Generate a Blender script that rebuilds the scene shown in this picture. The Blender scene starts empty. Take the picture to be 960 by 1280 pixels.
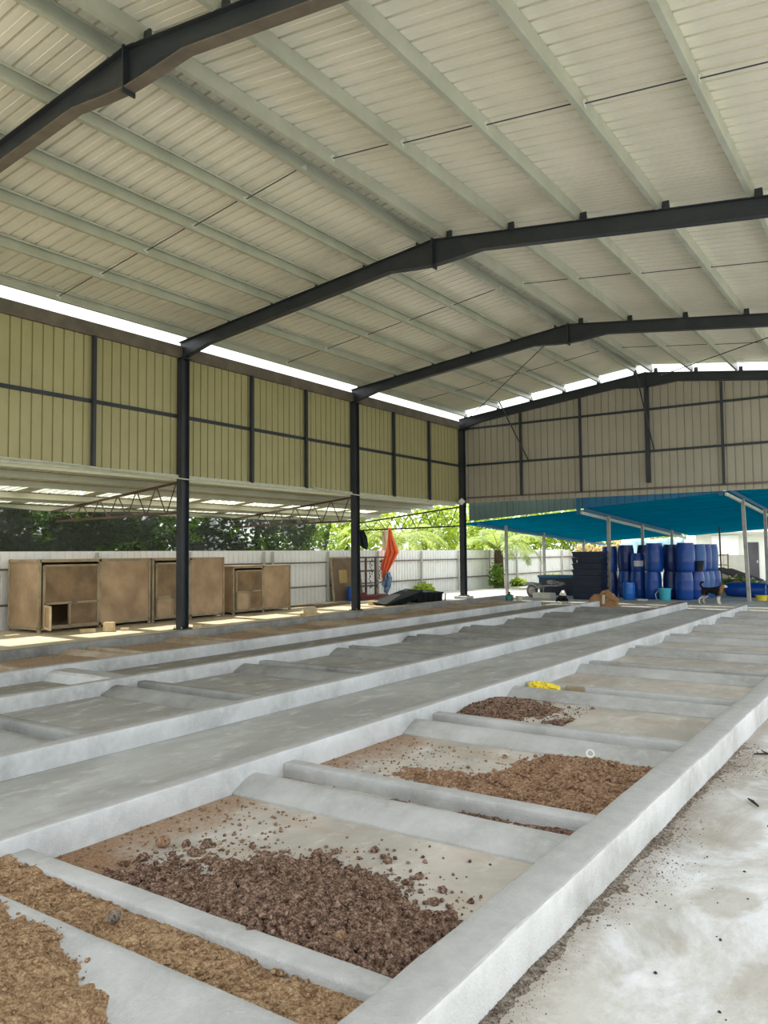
import bpy, math, random
from mathutils import Vector, Matrix, noise
random.seed(7)
R = math.radians
sc = bpy.context.scene
col = sc.collection

# ------------------------------------------------------------------ helpers
def S(r, g, b):
    f = lambda c: (c/255/12.92) if c/255 <= .04045 else ((c/255+.055)/1.055)**2.4
    return (f(r), f(g), f(b), 1)

class MB:
    def __init__(s): s.v = []; s.f = []
    def add(s, vs, fs):
        n = len(s.v); s.v += [tuple(v) for v in vs]; s.f += [tuple(i+n for i in f) for f in fs]; return s
    def box(s, x0, x1, y0, y1, z0, z1):
        return s.add([(x, y, z) for z in (z0, z1) for y in (y0, y1) for x in (x0, x1)],
                     [(0, 2, 3, 1), (4, 5, 7, 6), (0, 1, 5, 4), (2, 6, 7, 3), (0, 4, 6, 2), (1, 3, 7, 5)])
    def beam(s, p, q, w, h, up=(0, 0, 1)):
        p = Vector(p); q = Vector(q); d = (q-p).normalized(); u = Vector(up)
        a = d.cross(u)
        if a.length < 1e-4: a = d.cross(Vector((1, 0, 0)))
        a.normalize(); b = a.cross(d)
        vs = [e + a*(i*w/2) + b*(j*h/2) for e in (p, q) for i, j in ((-1, -1), (1, -1), (1, 1), (-1, 1))]
        return s.add(vs, [(3, 2, 1, 0), (4, 5, 6, 7), (0, 1, 5, 4), (1, 2, 6, 5), (2, 3, 7, 6), (3, 0, 4, 7)])
    def tube(s, pts, r, n=8, caps=True):
        pts = [Vector(p) for p in pts]; rs = r if isinstance(r, (list, tuple)) else [r]*len(pts)
        base = len(s.v); a = None
        for i, p in enumerate(pts):
            d = (pts[min(i+1, len(pts)-1)] - pts[max(i-1, 0)]).normalized()
            if a is None:
                a = d.cross(Vector((0, 0, 1)))
                if a.length < 1e-3: a = Vector((1, 0, 0))
            a = (a - d*a.dot(d)).normalized(); b = d.cross(a)
            for k in range(n):
                t = 2*math.pi*k/n; s.v.append(tuple(p + (a*math.cos(t) + b*math.sin(t))*rs[i]))
        for i in range(len(pts)-1):
            for k in range(n):
                k2 = (k+1) % n; o = base+i*n; s.f.append((o+k, o+k2, o+n+k2, o+n+k))
        if caps:
            s.f.append(tuple(base+k for k in reversed(range(n)))); o = base+(len(pts)-1)*n
            s.f.append(tuple(o+k for k in range(n)))
        return s
    def lathe(s, prof, n=20, o=(0, 0, 0)):
        base = len(s.v)
        for r, z in prof:
            for k in range(n):
                t = 2*math.pi*k/n; s.v.append((o[0]+r*math.cos(t), o[1]+r*math.sin(t), o[2]+z))
        for i in range(len(prof)-1):
            for k in range(n):
                k2 = (k+1) % n; a = base+i*n; s.f.append((a+k, a+k2, a+n+k2, a+n+k))
        s.f.append(tuple(base+k for k in reversed(range(n)))); a = base+(len(prof)-1)*n
        s.f.append(tuple(a+k for k in range(n)))
        return s
    def prism(s, poly, fn, t0, t1):
        n = len(poly); vs = [fn(a, b, t0) for a, b in poly] + [fn(a, b, t1) for a, b in poly]
        return s.add(vs, [tuple(reversed(range(n))), tuple(range(n, 2*n))] + [(i, (i+1) % n, n+(i+1) % n, n+i) for i in range(n)])
    def strip(s, rings, closed=True, caps=True):
        base = len(s.v); n = len(rings[0])
        for r in rings: s.v += [tuple(p) for p in r]
        m = n if closed else n-1
        for i in range(len(rings)-1):
            for k in range(m):
                o = base+i*n; k2 = (k+1) % n; s.f.append((o+k, o+k2, o+n+k2, o+n+k))
        if caps and closed:
            s.f.append(tuple(base+k for k in reversed(range(n)))); o = base+(len(rings)-1)*n
            s.f.append(tuple(o+k for k in range(n)))
        return s
    def clod(s, c, r, rnd):
        ph = (1+5**.5)/2
        V = [(-1, ph, 0), (1, ph, 0), (-1, -ph, 0), (1, -ph, 0), (0, -1, ph), (0, 1, ph), (0, -1, -ph), (0, 1, -ph), (ph, 0, -1), (ph, 0, 1), (-ph, 0, -1), (-ph, 0, 1)]
        F = [(0, 11, 5), (0, 5, 1), (0, 1, 7), (0, 7, 10), (0, 10, 11), (1, 5, 9), (5, 11, 4), (11, 10, 2), (10, 7, 6), (7, 1, 8), (3, 9, 4), (3, 4, 2), (3, 2, 6), (3, 6, 8), (3, 8, 9), (4, 9, 5), (2, 4, 11), (6, 2, 10), (8, 6, 7), (9, 8, 1)]
        k = r/1.9
        sx, sy, sz = (rnd.uniform(.7, 1.25) for _ in range(3))
        return s.add([(c[0]+x*k*sx*rnd.uniform(.75, 1.2), c[1]+y*k*sy*rnd.uniform(.75, 1.2), c[2]+z*k*sz*.8*rnd.uniform(.75, 1.2)) for x, y, z in V], F)
    def build(s, name, mat, parent=None, smooth=False, bevel=0, loc=None, rot=None):
        me = bpy.data.meshes.new(name); me.from_pydata(s.v, [], s.f); me.update()
        if smooth:
            me.polygons.foreach_set('use_smooth', [True]*len(me.polygons))
            try: me.set_sharp_from_angle(angle=R(40))
            except Exception: pass
        o = bpy.data.objects.new(name, me); col.objects.link(o)
        me.materials.append(mat)
        if parent: o.parent = parent
        if loc: o.location = loc
        if rot: o.rotation_euler = rot
        if bevel:
            m = o.modifiers.new('Bevel', 'BEVEL'); m.width = bevel; m.segments = 2; m.limit_method = 'ANGLE'
        return o

def tag(o, label=None, cat=None, group=None, kind=None):
    if label: o['label'] = label
    if cat: o['category'] = cat
    if group: o['group'] = group
    if kind: o['kind'] = kind
    return o
def thing(name, label, cat, loc=(0, 0, 0), rz=0, group=None):
    o = bpy.data.objects.new(name, None); col.objects.link(o); o.location = loc; o.rotation_euler = (0, 0, rz)
    o.empty_display_size = .2
    return tag(o, label, cat, group)
def dup(root, loc, rz, label, rot=None):
    r = root.copy(); col.objects.link(r); r.location = loc; r.rotation_euler = rot or (0, 0, rz); r['label'] = label
    for ch in list(root.children):
        c = ch.copy(); col.objects.link(c); c.parent = r
        for g in ch.children:
            d = g.copy(); col.objects.link(d); d.parent = c
    return r
ORD = ['first', 'second', 'third', 'fourth', 'fifth', 'sixth', 'seventh', 'eighth', 'ninth', 'tenth', 'eleventh', 'twelfth']

# ------------------------------------------------------------------ materials
class NT:
    def __init__(s, name):
        s.m = bpy.data.materials.new(name); s.m.use_nodes = True; s.t = s.m.node_tree; s.n = s.t.nodes
        s.b = s.n['Principled BSDF']; s.out = s.n['Material Output']
    def nd(s, typ, **kw):
        n = s.n.new(typ)
        for k, v in kw.items(): setattr(n, k, v)
        return n
    def ln(s, a, b): s.t.links.new(a, b)
    def val(s, x, sock):
        if isinstance(x, bpy.types.NodeSocket): s.ln(x, sock)
        else: sock.default_value = x
    def pos(s):
        if not hasattr(s, '_p'): s._p = s.nd('ShaderNodeNewGeometry').outputs['Position']
        return s._p
    def objc(s):
        if not hasattr(s, '_o'): s._o = s.nd('ShaderNodeTexCoord').outputs['Object']
        return s._o
    def math(s, op, a, b=0.0, clamp=False):
        n = s.nd('ShaderNodeMath', operation=op, use_clamp=clamp); s.val(a, n.inputs[0]); s.val(b, n.inputs[1]); return n.outputs[0]
    def noise(s, scale, detail=5, rough=.6, vec=None, stretch=None, dist=0.0):
        v = vec or s.pos()
        if stretch:
            m = s.nd('ShaderNodeMapping'); m.inputs['Scale'].default_value = stretch; s.ln(v, m.inputs[0]); v = m.outputs[0]
        n = s.nd('ShaderNodeTexNoise'); n.inputs['Scale'].default_value = scale; n.inputs['Detail'].default_value = detail
        n.inputs['Roughness'].default_value = rough; n.inputs['Distortion'].default_value = dist; s.ln(v, n.inputs['Vector'])
        return n.outputs[0]
    def ramp(s, fac, stops, interp='LINEAR'):
        n = s.nd('ShaderNodeValToRGB'); e = n.color_ramp; e.interpolation = interp
        while len(e.elements) < len(stops): e.elements.new(.5)
        for k, (p, c) in enumerate(stops): e.elements[k].position = p; e.elements[k].color = c if len(c) == 4 else (*c, 1)
        s.ln(fac, n.inputs[0]); return n.outputs[0]
    def step(s, fac, a, b):
        n = s.nd('ShaderNodeMapRange', interpolation_type='SMOOTHSTEP'); n.inputs[1].default_value = a; n.inputs[2].default_value = b
        s.ln(fac, n.inputs[0]); return n.outputs[0]
    def mix(s, fac, a, b, typ='MIX'):
        n = s.nd('ShaderNodeMix', data_type='RGBA', blend_type=typ); s.val(fac, n.inputs[0]); s.val(a, n.inputs[6]); s.val(b, n.inputs[7]); return n.outputs[2]
    def bump(s, h, strength=.3, dist=.01):
        n = s.nd('ShaderNodeBump'); n.inputs['Strength'].default_value = strength; n.inputs['Distance'].default_value = dist
        s.ln(h, n.inputs['Height']); s.ln(n.outputs[0], s.b.inputs['Normal'])
    def xyz(s):
        n = s.nd('ShaderNodeSeparateXYZ'); s.ln(s.pos(), n.inputs[0]); return n.outputs
    def fin(s, c, rough=.8, metal=0.0, spec=None):
        s.val(c, s.b.inputs['Base Color']); s.val(rough, s.b.inputs['Roughness']); s.b.inputs['Metallic'].default_value = metal
        if spec is not None: s.b.inputs['Specular IOR Level'].default_value = spec
        return s.m

def pm(name, c1, c2, scale=3, rough=.7, metal=0., bump=0., bscale=None, stretch=None, obj=False, lo=.35, hi=.65, spec=None):
    t = NT(name); v = t.objc() if obj else t.pos()
    n = t.noise(scale, 6, .6, v, stretch); c = t.ramp(n, [(lo, c1), (hi, c2)])
    if bump: t.bump(t.noise(bscale or scale*8, 5, .6, v), bump, .01)
    return t.fin(c, rough, metal, spec)

def concrete(name, base, light, dark, speck=True, top=None):
    t = NT(name)
    a = t.noise(1.3, 8, .65); b = t.noise(9, 8, .7); c = t.noise(85, 4, .6)
    k = t.ramp(a, [(.3, dark), (.5, base), (.72, light)])
    k = t.mix(t.math('MULTIPLY', t.step(b, .45, .75), .5), k, light)
    if speck: k = t.mix(t.math('MULTIPLY', t.step(c, .66, .74), .45), k, S(226, 228, 226))
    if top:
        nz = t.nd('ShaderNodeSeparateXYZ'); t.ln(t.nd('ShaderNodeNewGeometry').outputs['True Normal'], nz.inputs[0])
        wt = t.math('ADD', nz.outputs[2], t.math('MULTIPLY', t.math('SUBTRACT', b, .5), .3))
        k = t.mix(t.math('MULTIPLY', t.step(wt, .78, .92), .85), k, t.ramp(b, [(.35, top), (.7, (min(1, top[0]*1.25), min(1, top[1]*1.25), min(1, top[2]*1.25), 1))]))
    t.bump(t.math('ADD', t.math('MULTIPLY', b, .7), t.math('MULTIPLY', c, .6)), .6, .014)
    return t.fin(k, .85, 0, .3)

M = {}
M['kerb'] = concrete('limewashed concrete', S(188, 191, 191), S(208, 211, 212), S(158, 161, 160), True, S(150, 149, 146))
M['kerb_grey'] = concrete('grey concrete', S(138, 139, 136), S(160, 162, 160), S(108, 109, 106))
M['kerb_light'] = concrete('light concrete', S(164, 165, 163), S(186, 187, 186), S(138, 138, 133))
M['kerb_broad'] = concrete('broad kerb concrete', S(196, 197, 194), S(214, 215, 213), S(160, 159, 152), True, S(150, 150, 148))
M['kerb_dusty'] = concrete('dusty concrete', S(158, 142, 120), S(182, 172, 154), S(128, 108, 84), False)

def floor_mat():
    t = NT('stained concrete floor'); x, y, z = t.xyz()
    u = t.math('MULTIPLY', t.math('ADD', x, 20.0), 1/25)
    P = lambda X: (X+20)/25  # bed by bed
    zone = t.ramp(u, [(0, S(206, 192, 160)), (P(-12), S(152, 134, 112)), (P(-9.75), S(134, 130, 120)), (P(-8.1), S(152, 152, 148)),
                      (P(-5.7), S(172, 174, 171)), (P(-4.05), S(184, 178, 168)), (P(-1.45), S(184, 182, 174))], 'CONSTANT')
    far = t.step(y, 22.6, 23.6)
    # outside yard and far slab share one pale grey
    zone = t.mix(far, zone, S(188, 184, 174))
    a = t.noise(.9, 8, .65, None, (1, .55, 1), .4); b = t.noise(5, 8, .7, None, (1, .5, 1)); c = t.noise(60, 3)
    k = t.mix(t.math('MULTIPLY', t.step(a, .38, .62), .46), zone, S(116, 114, 108), 'MIX')
    k = t.mix(t.math('MULTIPLY', t.step(b, .5, .72), .42), k, S(222, 224, 224))
    # right walkway: white bloom and damp brown stains
    right = t.step(x, -1.42, -1.38)
    w = t.math('MULTIPLY', t.step(t.noise(1.1, 10, .75, None, (1, .7, 1), .9), .4, .68), t.math('ADD', .55, t.math('MULTIPLY', t.noise(14, 6, .75), .7)))
    k = t.mix(t.math('MULTIPLY', t.math('MULTIPLY', right, w), .85), k, S(224, 227, 231))
    st = t.step(t.noise(1.7, 7, .6, None, (1, .6, 1), .3), .56, .68)
    k = t.mix(t.math('MULTIPLY', t.math('MULTIPLY', right, st), .55), k, S(150, 140, 124))
    wob = t.math('MULTIPLY', t.math('SUBTRACT', t.noise(2.6, 8, .68), .5), 4.2)
    for cx, cy, rx, ry in [(-1.02, 5.03, .2, .36), (-1.12, 6.6, .2, .5), (-.52, 3.3, .2, .24), (-.85, 4.05, .14, .2)]:
        dx = t.math('DIVIDE', t.math('SUBTRACT', x, cx), rx); dy = t.math('DIVIDE', t.math('SUBTRACT', y, cy), ry)
        d = t.math('ADD', t.math('ADD', t.math('MULTIPLY', dx, dx), t.math('MULTIPLY', dy, dy)), wob)
        k = t.mix(t.math('MULTIPLY', t.math('SUBTRACT', 1.0, t.step(d, .3, 1.3)), .45), k, S(146, 136, 118))
    # soil dust staining in the beds
    bed1 = t.math('MULTIPLY', t.step(x, -4.1, -4.0), t.math('SUBTRACT', 1.0, t.step(x, -1.6, -1.5)))
    ds = t.step(t.noise(1.5, 8, .68, None, (.6, 1.3, 1), .3), .5, .66)
    k = t.mix(t.math('MULTIPLY', t.math('MULTIPLY', bed1, ds), .4), k, S(158, 134, 108))
    gr = t.math('MULTIPLY', t.math('SUBTRACT', t.noise(26, 6, .8), .5), 1.5)
    lo_ = t.math('MULTIPLY', t.math('SUBTRACT', t.noise(2.0, 6, .7), .5), 1.8)
    dl = t.math('ADD', t.math('MULTIPLY', t.math('ADD', x, 4.0), 1.9), t.math('ADD', gr, lo_))       # soil dust along the pale kerb
    dn = t.math('MULTIPLY', t.math('SUBTRACT', 1.0, t.step(dl, .1, 1.0)), t.math('SUBTRACT', 1.0, t.step(y, 6.6, 8.6)))
    k = t.mix(t.math('MULTIPLY', t.math('MULTIPLY', bed1, dn), .85), k, t.ramp(t.noise(40, 4, .7), [(.35, S(112, 84, 60)), (.65, S(160, 128, 98))]))
    cx_ = t.math('MULTIPLY', t.math('ADD', x, 3.95), .9); cy_ = t.math('MULTIPLY', t.math('SUBTRACT', y, 2.5), 1.9)
    dc = t.math('ADD', t.math('ADD', t.math('MULTIPLY', cx_, cx_), t.math('MULTIPLY', cy_, cy_)), t.math('MULTIPLY', t.math('ADD', gr, lo_), .55))
    k = t.mix(t.math('MULTIPLY', t.math('MULTIPLY', bed1, t.math('SUBTRACT', 1.0, t.step(dc, .25, .8))), .9), k, t.ramp(t.noise(48, 4, .7), [(.35, S(98, 72, 52)), (.65, S(154, 122, 94))]))
    dg = t.math('ADD', t.math('MULTIPLY', t.math('ADD', x, 1.36), 4.0), t.math('ADD', t.math('MULTIPLY', gr, .6), t.math('MULTIPLY', lo_, .6)))   # grit stain by the broad kerb
    k = t.mix(t.math('MULTIPLY', t.math('MULTIPLY', right, t.math('SUBTRACT', 1.0, t.step(dg, .2, 1.0))), .7), k, S(140, 128, 114))
    k = t.mix(t.math('MULTIPLY', t.step(c, .66, .72), .35), k, S(90, 84, 76))
    t.bump(t.math('ADD', b, t.math('MULTIPLY', c, .3)), .25, .01)
    rough = t.math('ADD', .62, t.math('MULTIPLY', a, .3))
    return t.fin(k, rough, 0, .35)
M['floor'] = floor_mat()
M['ground'] = pm('dry ground', S(150, 140, 104), S(120, 130, 78), .5, .95)

M['navy'] = pm('navy painted steel', S(38, 43, 50), S(50, 55, 62), 2, .45, 0, .05)
M['brown_steel'] = pm('dusty brown steel', S(118, 108, 96), S(96, 88, 80), 3, .6)
M['galv'] = pm('galvanised steel', S(180, 184, 170), S(196, 199, 186), 2, .4, .25, .02, 30)
M['galv_post'] = pm('weathered galvanised post', S(150, 150, 144), S(178, 176, 168), 4, .5, .3)
def sheet(name, c1, c2, rough, metal, tr=0):
    t = NT(name)
    a = t.noise(1.2, 6, .6, None, (1, 1, 1)); b = t.noise(14, 6, .7, None, (1, 1, .25))
    k = t.ramp(a, [(.3, c1), (.7, c2)])
    k = t.mix(t.math('MULTIPLY', t.step(b, .55, .75), .25), k, (c1[0]*.7, c1[1]*.7, c1[2]*.66, 1))
    return t.fin(k, rough, metal)
M['roof'] = sheet('zinc roof sheet', S(230, 226, 210), S(240, 236, 222), .34, .12)
M['wall'] = sheet('beige wall sheet', S(168, 161, 116), S(178, 171, 126), .5, .05)
M['gable'] = sheet('grey beige gable sheet', S(166, 160, 144), S(175, 169, 153), .5, .05)
M['fence'] = sheet('white fence sheet', S(214, 215, 210), S(226, 227, 224), .5, 0)
M['annex'] = sheet('grey lean to sheet', S(176, 178, 162), S(192, 193, 176), .4, .2)
M['truss'] = pm('rusty brown truss steel', S(96, 74, 60), S(70, 58, 50), 5, .7)
M['dark_truss'] = pm('dark truss steel', S(40, 38, 36), S(54, 50, 46), 5, .6)
def blue_sheet():
    t = NT('blue roof sheet'); a = t.noise(1.5, 5)
    a2 = t.noise(1.0, 4, .7, None, (.12, 11, 1))  # shading lines of the ribs, painted into the colour as fine streaks
    k = t.ramp(t.math('ADD', t.math('MULTIPLY', a, .3), t.math('MULTIPLY', a2, .7)), [(.36, S(0, 70, 94)), (.5, S(0, 98, 124)), (.66, S(12, 138, 160))])
    m = t.fin(k, .6, 0, 0.0)
    tr = t.nd('ShaderNodeBsdfTranslucent'); tr.inputs[0].default_value = S(0, 158, 180)
    mx = t.nd('ShaderNodeMixShader'); mx.inputs[0].default_value = .34
    t.ln(t.b.outputs[0], mx.inputs[1]); t.ln(tr.outputs[0], mx.inputs[2]); t.ln(mx.outputs[0], t.out.inputs[0]); return m
M['blue_roof'] = blue_sheet()
M['blue_paint'] = pm('blue paint', S(14, 92, 134), S(18, 104, 146), 3, .45)
M['cream_rail'] = pm('cream painted rail', S(206, 208, 190), S(188, 192, 176), 5, .5)
def skylight_mat():
    t = NT('translucent skylight'); t.fin(S(240, 240, 230), .4)
    tr = t.nd('ShaderNodeBsdfTransparent'); tl = t.nd('ShaderNodeBsdfTranslucent'); tl.inputs[0].default_value = (.9, .9, .85, 1); tr.inputs[0].default_value = (1, .98, .92, 1)
    mx = t.nd('ShaderNodeMixShader'); mx.inputs[0].default_value = .2
    t.ln(tr.outputs[0], mx.inputs[1]); t.ln(tl.outputs[0], mx.inputs[2]); t.ln(mx.outputs[0], t.out.inputs[0]); return t.m
M['skylight'] = skylight_mat()
def net_mat(name, c, a):
    t = NT(name); t.fin(c, .9); tr = t.nd('ShaderNodeBsdfTransparent'); mx = t.nd('ShaderNodeMixShader')
    n = t.noise(.55, 3, .6, None, (1, 1, 1.4)); f = t.math('ADD', t.math('MULTIPLY', t.step(n, .46, .6), -.62), a)
    t.ln(f, mx.inputs[0]); t.ln(tr.outputs[0], mx.inputs[1]); t.ln(t.b.outputs[0], mx.inputs[2]); t.ln(mx.outputs[0], t.out.inputs[0]); return t.m
M['net'] = net_mat('black shade net', S(26, 32, 30), .9)
def leaf(name, c1, c2, tl, amount=.45):
    t = NT(name); r = t.noise(1.7, 4, .6); r2 = t.noise(11, 2)
    k = t.ramp(t.math('ADD', t.math('MULTIPLY', r, .6), t.math('MULTIPLY', r2, .4)), [(.35, c1), (.65, c2)])
    t.fin(k, .55)
    tr = t.nd('ShaderNodeBsdfTranslucent'); t.val(t.mix(.5, k, tl), tr.inputs[0])
    mx = t.nd('ShaderNodeMixShader'); mx.inputs[0].default_value = amount
    t.ln(t.b.outputs[0], mx.inputs[1]); t.ln(tr.outputs[0], mx.inputs[2]); t.ln(mx.outputs[0], t.out.inputs[0]); return t.m
M['leaf_dark'] = leaf('dark green leaves', S(40, 62, 30), S(76, 104, 46), S(120, 160, 50), .35)
M['leaf_mid'] = leaf('mid green leaves', S(74, 112, 44), S(120, 152, 62), S(170, 200, 70))
M['leaf_lime'] = leaf('sunny yellow green leaves', S(98, 138, 40), S(168, 188, 72), S(206, 216, 74), .45)
M['leaf_dry'] = leaf('dry straw fronds', S(186, 164, 118), S(214, 196, 150), S(220, 200, 140), .35)
M['palm'] = leaf('palm fronds', S(104, 134, 70), S(172, 188, 112), S(206, 216, 110), .45)
M['bark'] = pm('bark', S(88, 74, 58), S(64, 54, 44), 6, .9, 0, .4)
M['mesh'] = pm('dusty brown mesh panel', S(182, 156, 124), S(148, 124, 96), 1.6, .85, 0, .15, 60)
M['mesh_dark'] = pm('dark dusty mesh panel', S(142, 118, 88), S(112, 92, 68), 2.2, .85, 0, .15, 60)
M['grey_wood'] = pm('weathered grey timber', S(138, 124, 100), S(166, 150, 122), 4, .8, 0, .2)
M['pale_wood'] = pm('pale timber', S(206, 186, 148), S(186, 164, 126), 4, .8, 0, .2)
M['ply'] = pm('aged plywood', S(96, 80, 60), S(118, 100, 78), 2, .8)
M['yellow_board'] = pm('yellowed board', S(168, 146, 88), S(150, 128, 76), 3, .8)
M['brick'] = pm('pale brick', S(206, 188, 152), S(186, 160, 122), 6, .9, 0, .3)
M['red'] = pm('dark red paint', S(112, 34, 34), S(90, 30, 32), 3, .6)
M['orange'] = pm('orange cloth', S(232, 112, 66), S(222, 98, 56), 3, .8, 0, .1)
M['denim'] = pm('blue patterned cloth', S(52, 84, 120), S(126, 148, 172), 9, .85)
M['beige_cloth'] = pm('beige cloth', S(206, 196, 170), S(190, 178, 150), 3, .9)
M['black_plastic'] = pm('black plastic', S(20, 26, 27), S(28, 35, 36), 3, .75, 0, 0, None, None, False, .35, .65, .15)
M['navy_plastic'] = pm('dark navy plastic', S(22, 32, 52), S(30, 42, 62), 3, .45)
M['drum'] = pm('blue drum plastic', S(12, 62, 142), S(18, 76, 158), 1.5, .33, 0, .03, 20, None, True)
M['drum_pale'] = pm('faded blue drum plastic', S(40, 92, 158), S(54, 106, 168), 1.5, .4, 0, .03, 20, None, True)
M['drum_small'] = pm('bright blue drum plastic', S(20, 98, 190), S(26, 110, 200), 1.5, .33, 0, 0, None, None, True)
M['drum_dark'] = pm('dark blue drum plastic', S(16, 44, 104), S(22, 56, 120), 1.5, .33, 0, 0, None, None, True)
M['teal'] = pm('turquoise plastic', S(54, 168, 190), S(66, 180, 200), 2, .4)
M['teal_dark'] = pm('dark teal plastic', S(24, 104, 104), S(30, 116, 114), 2, .4)
M['cream_plastic'] = pm('cream plastic', S(206, 202, 182), S(192, 188, 168), 3, .5)
M['white'] = pm('white paper', S(226, 226, 220), S(210, 210, 204), 4, .7)
M['foam'] = pm('white foam', S(214, 214, 202), S(198, 198, 186), 5, .9)
M['card'] = pm('brown cardboard', S(164, 128, 90), S(146, 110, 74), 4, .85)
M['yellow'] = pm('yellow plastic sack', S(238, 220, 70), S(226, 202, 52), 3, .5)
M['rubber'] = pm('grey rubber', S(92, 92, 90), S(110, 110, 106), 4, .7)
M['grey_metal'] = pm('dull grey metal', S(150, 150, 146), S(172, 172, 168), 5, .6)
M['house'] = pm('white painted wall', S(222, 226, 218), S(208, 212, 204), 1, .8)
M['door'] = pm('dark grey door', S(62, 60, 66), S(74, 72, 78), 2, .6)
M['win'] = pm('bright frosted pane', S(236, 240, 244), S(244, 246, 250), 1, .3)
M['cement'] = pm('grey cement board', S(176, 176, 166), S(158, 158, 148), 2, .85)
M['tile_stack'] = pm('dark brown roof tiles', S(74, 62, 56), S(56, 46, 42), 4, .8)
M['rubble'] = pm('pale rubble', S(190, 184, 170), S(140, 132, 120), 8, .9)
M['cyan_tarp'] = pm('pale cyan tarpaulin', S(168, 226, 240), S(224, 242, 246), .6, .4)
def soil_mat(name, a, b, c):
    t = NT(name); n = t.noise(34, 5, .75); m = t.noise(95, 5, .75)
    k = t.ramp(t.math('ADD', t.math('MULTIPLY', n, .5), t.math('MULTIPLY', m, .5)), [(.41, a), (.5, b), (.6, c)])
    t.bump(m, 1.0, .02); return t.fin(k, .95, 0, .15)
M['soil_yellow'] = soil_mat('yellow brown soil', S(120, 92, 66), S(172, 140, 106), S(214, 186, 150))
M['soil_brown'] = soil_mat('brown soil', S(104, 78, 58), S(156, 124, 98), S(196, 166, 136))
M['soil_dark'] = soil_mat('dark red brown soil', S(58, 42, 34), S(124, 98, 82), S(192, 166, 144))
M['soil_tan'] = soil_mat('tan soil', S(132, 110, 88), S(160, 138, 114), S(182, 162, 140))
M['grit'] = soil_mat('grey grit', S(80, 70, 62), S(138, 126, 112), S(188, 178, 164))
M['twig'] = pm('dark twig', S(52, 44, 36), S(40, 34, 28), 5, .9)

# ------------------------------------------------------------------ main dimensions
LX = -13.73; RX = .1; RIDGE = -7.12; GY = 25.06
BAYS = [5.45, 12.06, 18.56, GY]
NEAR = -1.3
def rtop(x): return 7.27 - .12*abs(x-RIDGE)       # top of the rafters
PUR = .21                                          # purlin depth; the sheet lies on it

# ------------------------------------------------------------------ floor and ground
fl = MB(); fl.add([(-17.3, -14, 0), (16, -14, 0), (16, 46.5, 0), (-17.3, 46.5, 0)], [(0, 1, 2, 3)]).add(
    [(-17.3, -14, -.3), (16, -14, -.3), (16, 46.5, -.3), (-17.3, 46.5, -.3)], [(3, 2, 1, 0)])
fl = MB().box(-17.3, 16, -14, 46.5, -.3, 0).build('floor', M['floor']); tag(fl, kind='structure')
g = MB().box(-120, 120, -60, 200, -.8, -.06).build('ground', M['ground']); tag(g, kind='structure')

# ------------------------------------------------------------------ roof and walls
def ribs(s0, s1, pitch, pan, depth):
    out = []; s = s0; sl = (pitch-pan)*.16
    while s < s1-1e-6:
        out += [(s, 0), (s+pan, 0), (s+pan+sl, depth), (s+pitch-sl, depth)]; s += pitch
    out.append((s1, 0)); return [(min(a, s1), b) for a, b in out]
prof = []; yy = NEAR
while yy < 24.85:                                   # pan with a small swage, then a deep rib
    prof += [(yy, 0), (yy+.085, 0), (yy+.093, .007), (yy+.101, 0), (yy+.186, 0), (yy+.192, .06), (yy+.225, .06)]; yy += .231
prof = [(min(a, 24.85), b) for a, b in prof]
rf = MB()
for xs in ((LX-.16, RIDGE), (RIDGE, RX+.25)):
    rows = [[(x, y, rtop(x)+PUR+d+.004) for y, d in prof] for x in xs]
    rf.strip(rows, closed=False)
o = rf.build('ceiling', M['roof']); tag(o, kind='structure')
m = o.modifiers.new('Solid', 'SOLIDIFY'); m.thickness = .004; m.offset = 1
def wall_sheet(mb, fn, s0, s1, zt, zb, pitch=.222):
    p = ribs(s0, s1, pitch, pitch-.034, .03)
    mb.strip([[fn(s, d, zb) for s, d in p], [fn(s, d, zt(s)) for s, d in p]], closed=False)
w = MB(); wall_sheet(w, lambda s, d, z: (LX-.1-d, s, z), NEAR, GY+.1, lambda s: 6.3, 3.44)
o = w.build('wall_left', M['wall']); tag(o, kind='structure'); o.modifiers.new('Solid', 'SOLIDIFY').thickness = .004
w = MB(); wall_sheet(w, lambda s, d, z: (s, GY+.14+d, z), LX-.05, RX, lambda s: rtop(s)-.02, 3.42, .236)
o = w.build('wall_back', M['gable']); tag(o, kind='structure'); o.modifiers.new('Solid', 'SOLIDIFY').thickness = .004

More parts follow.
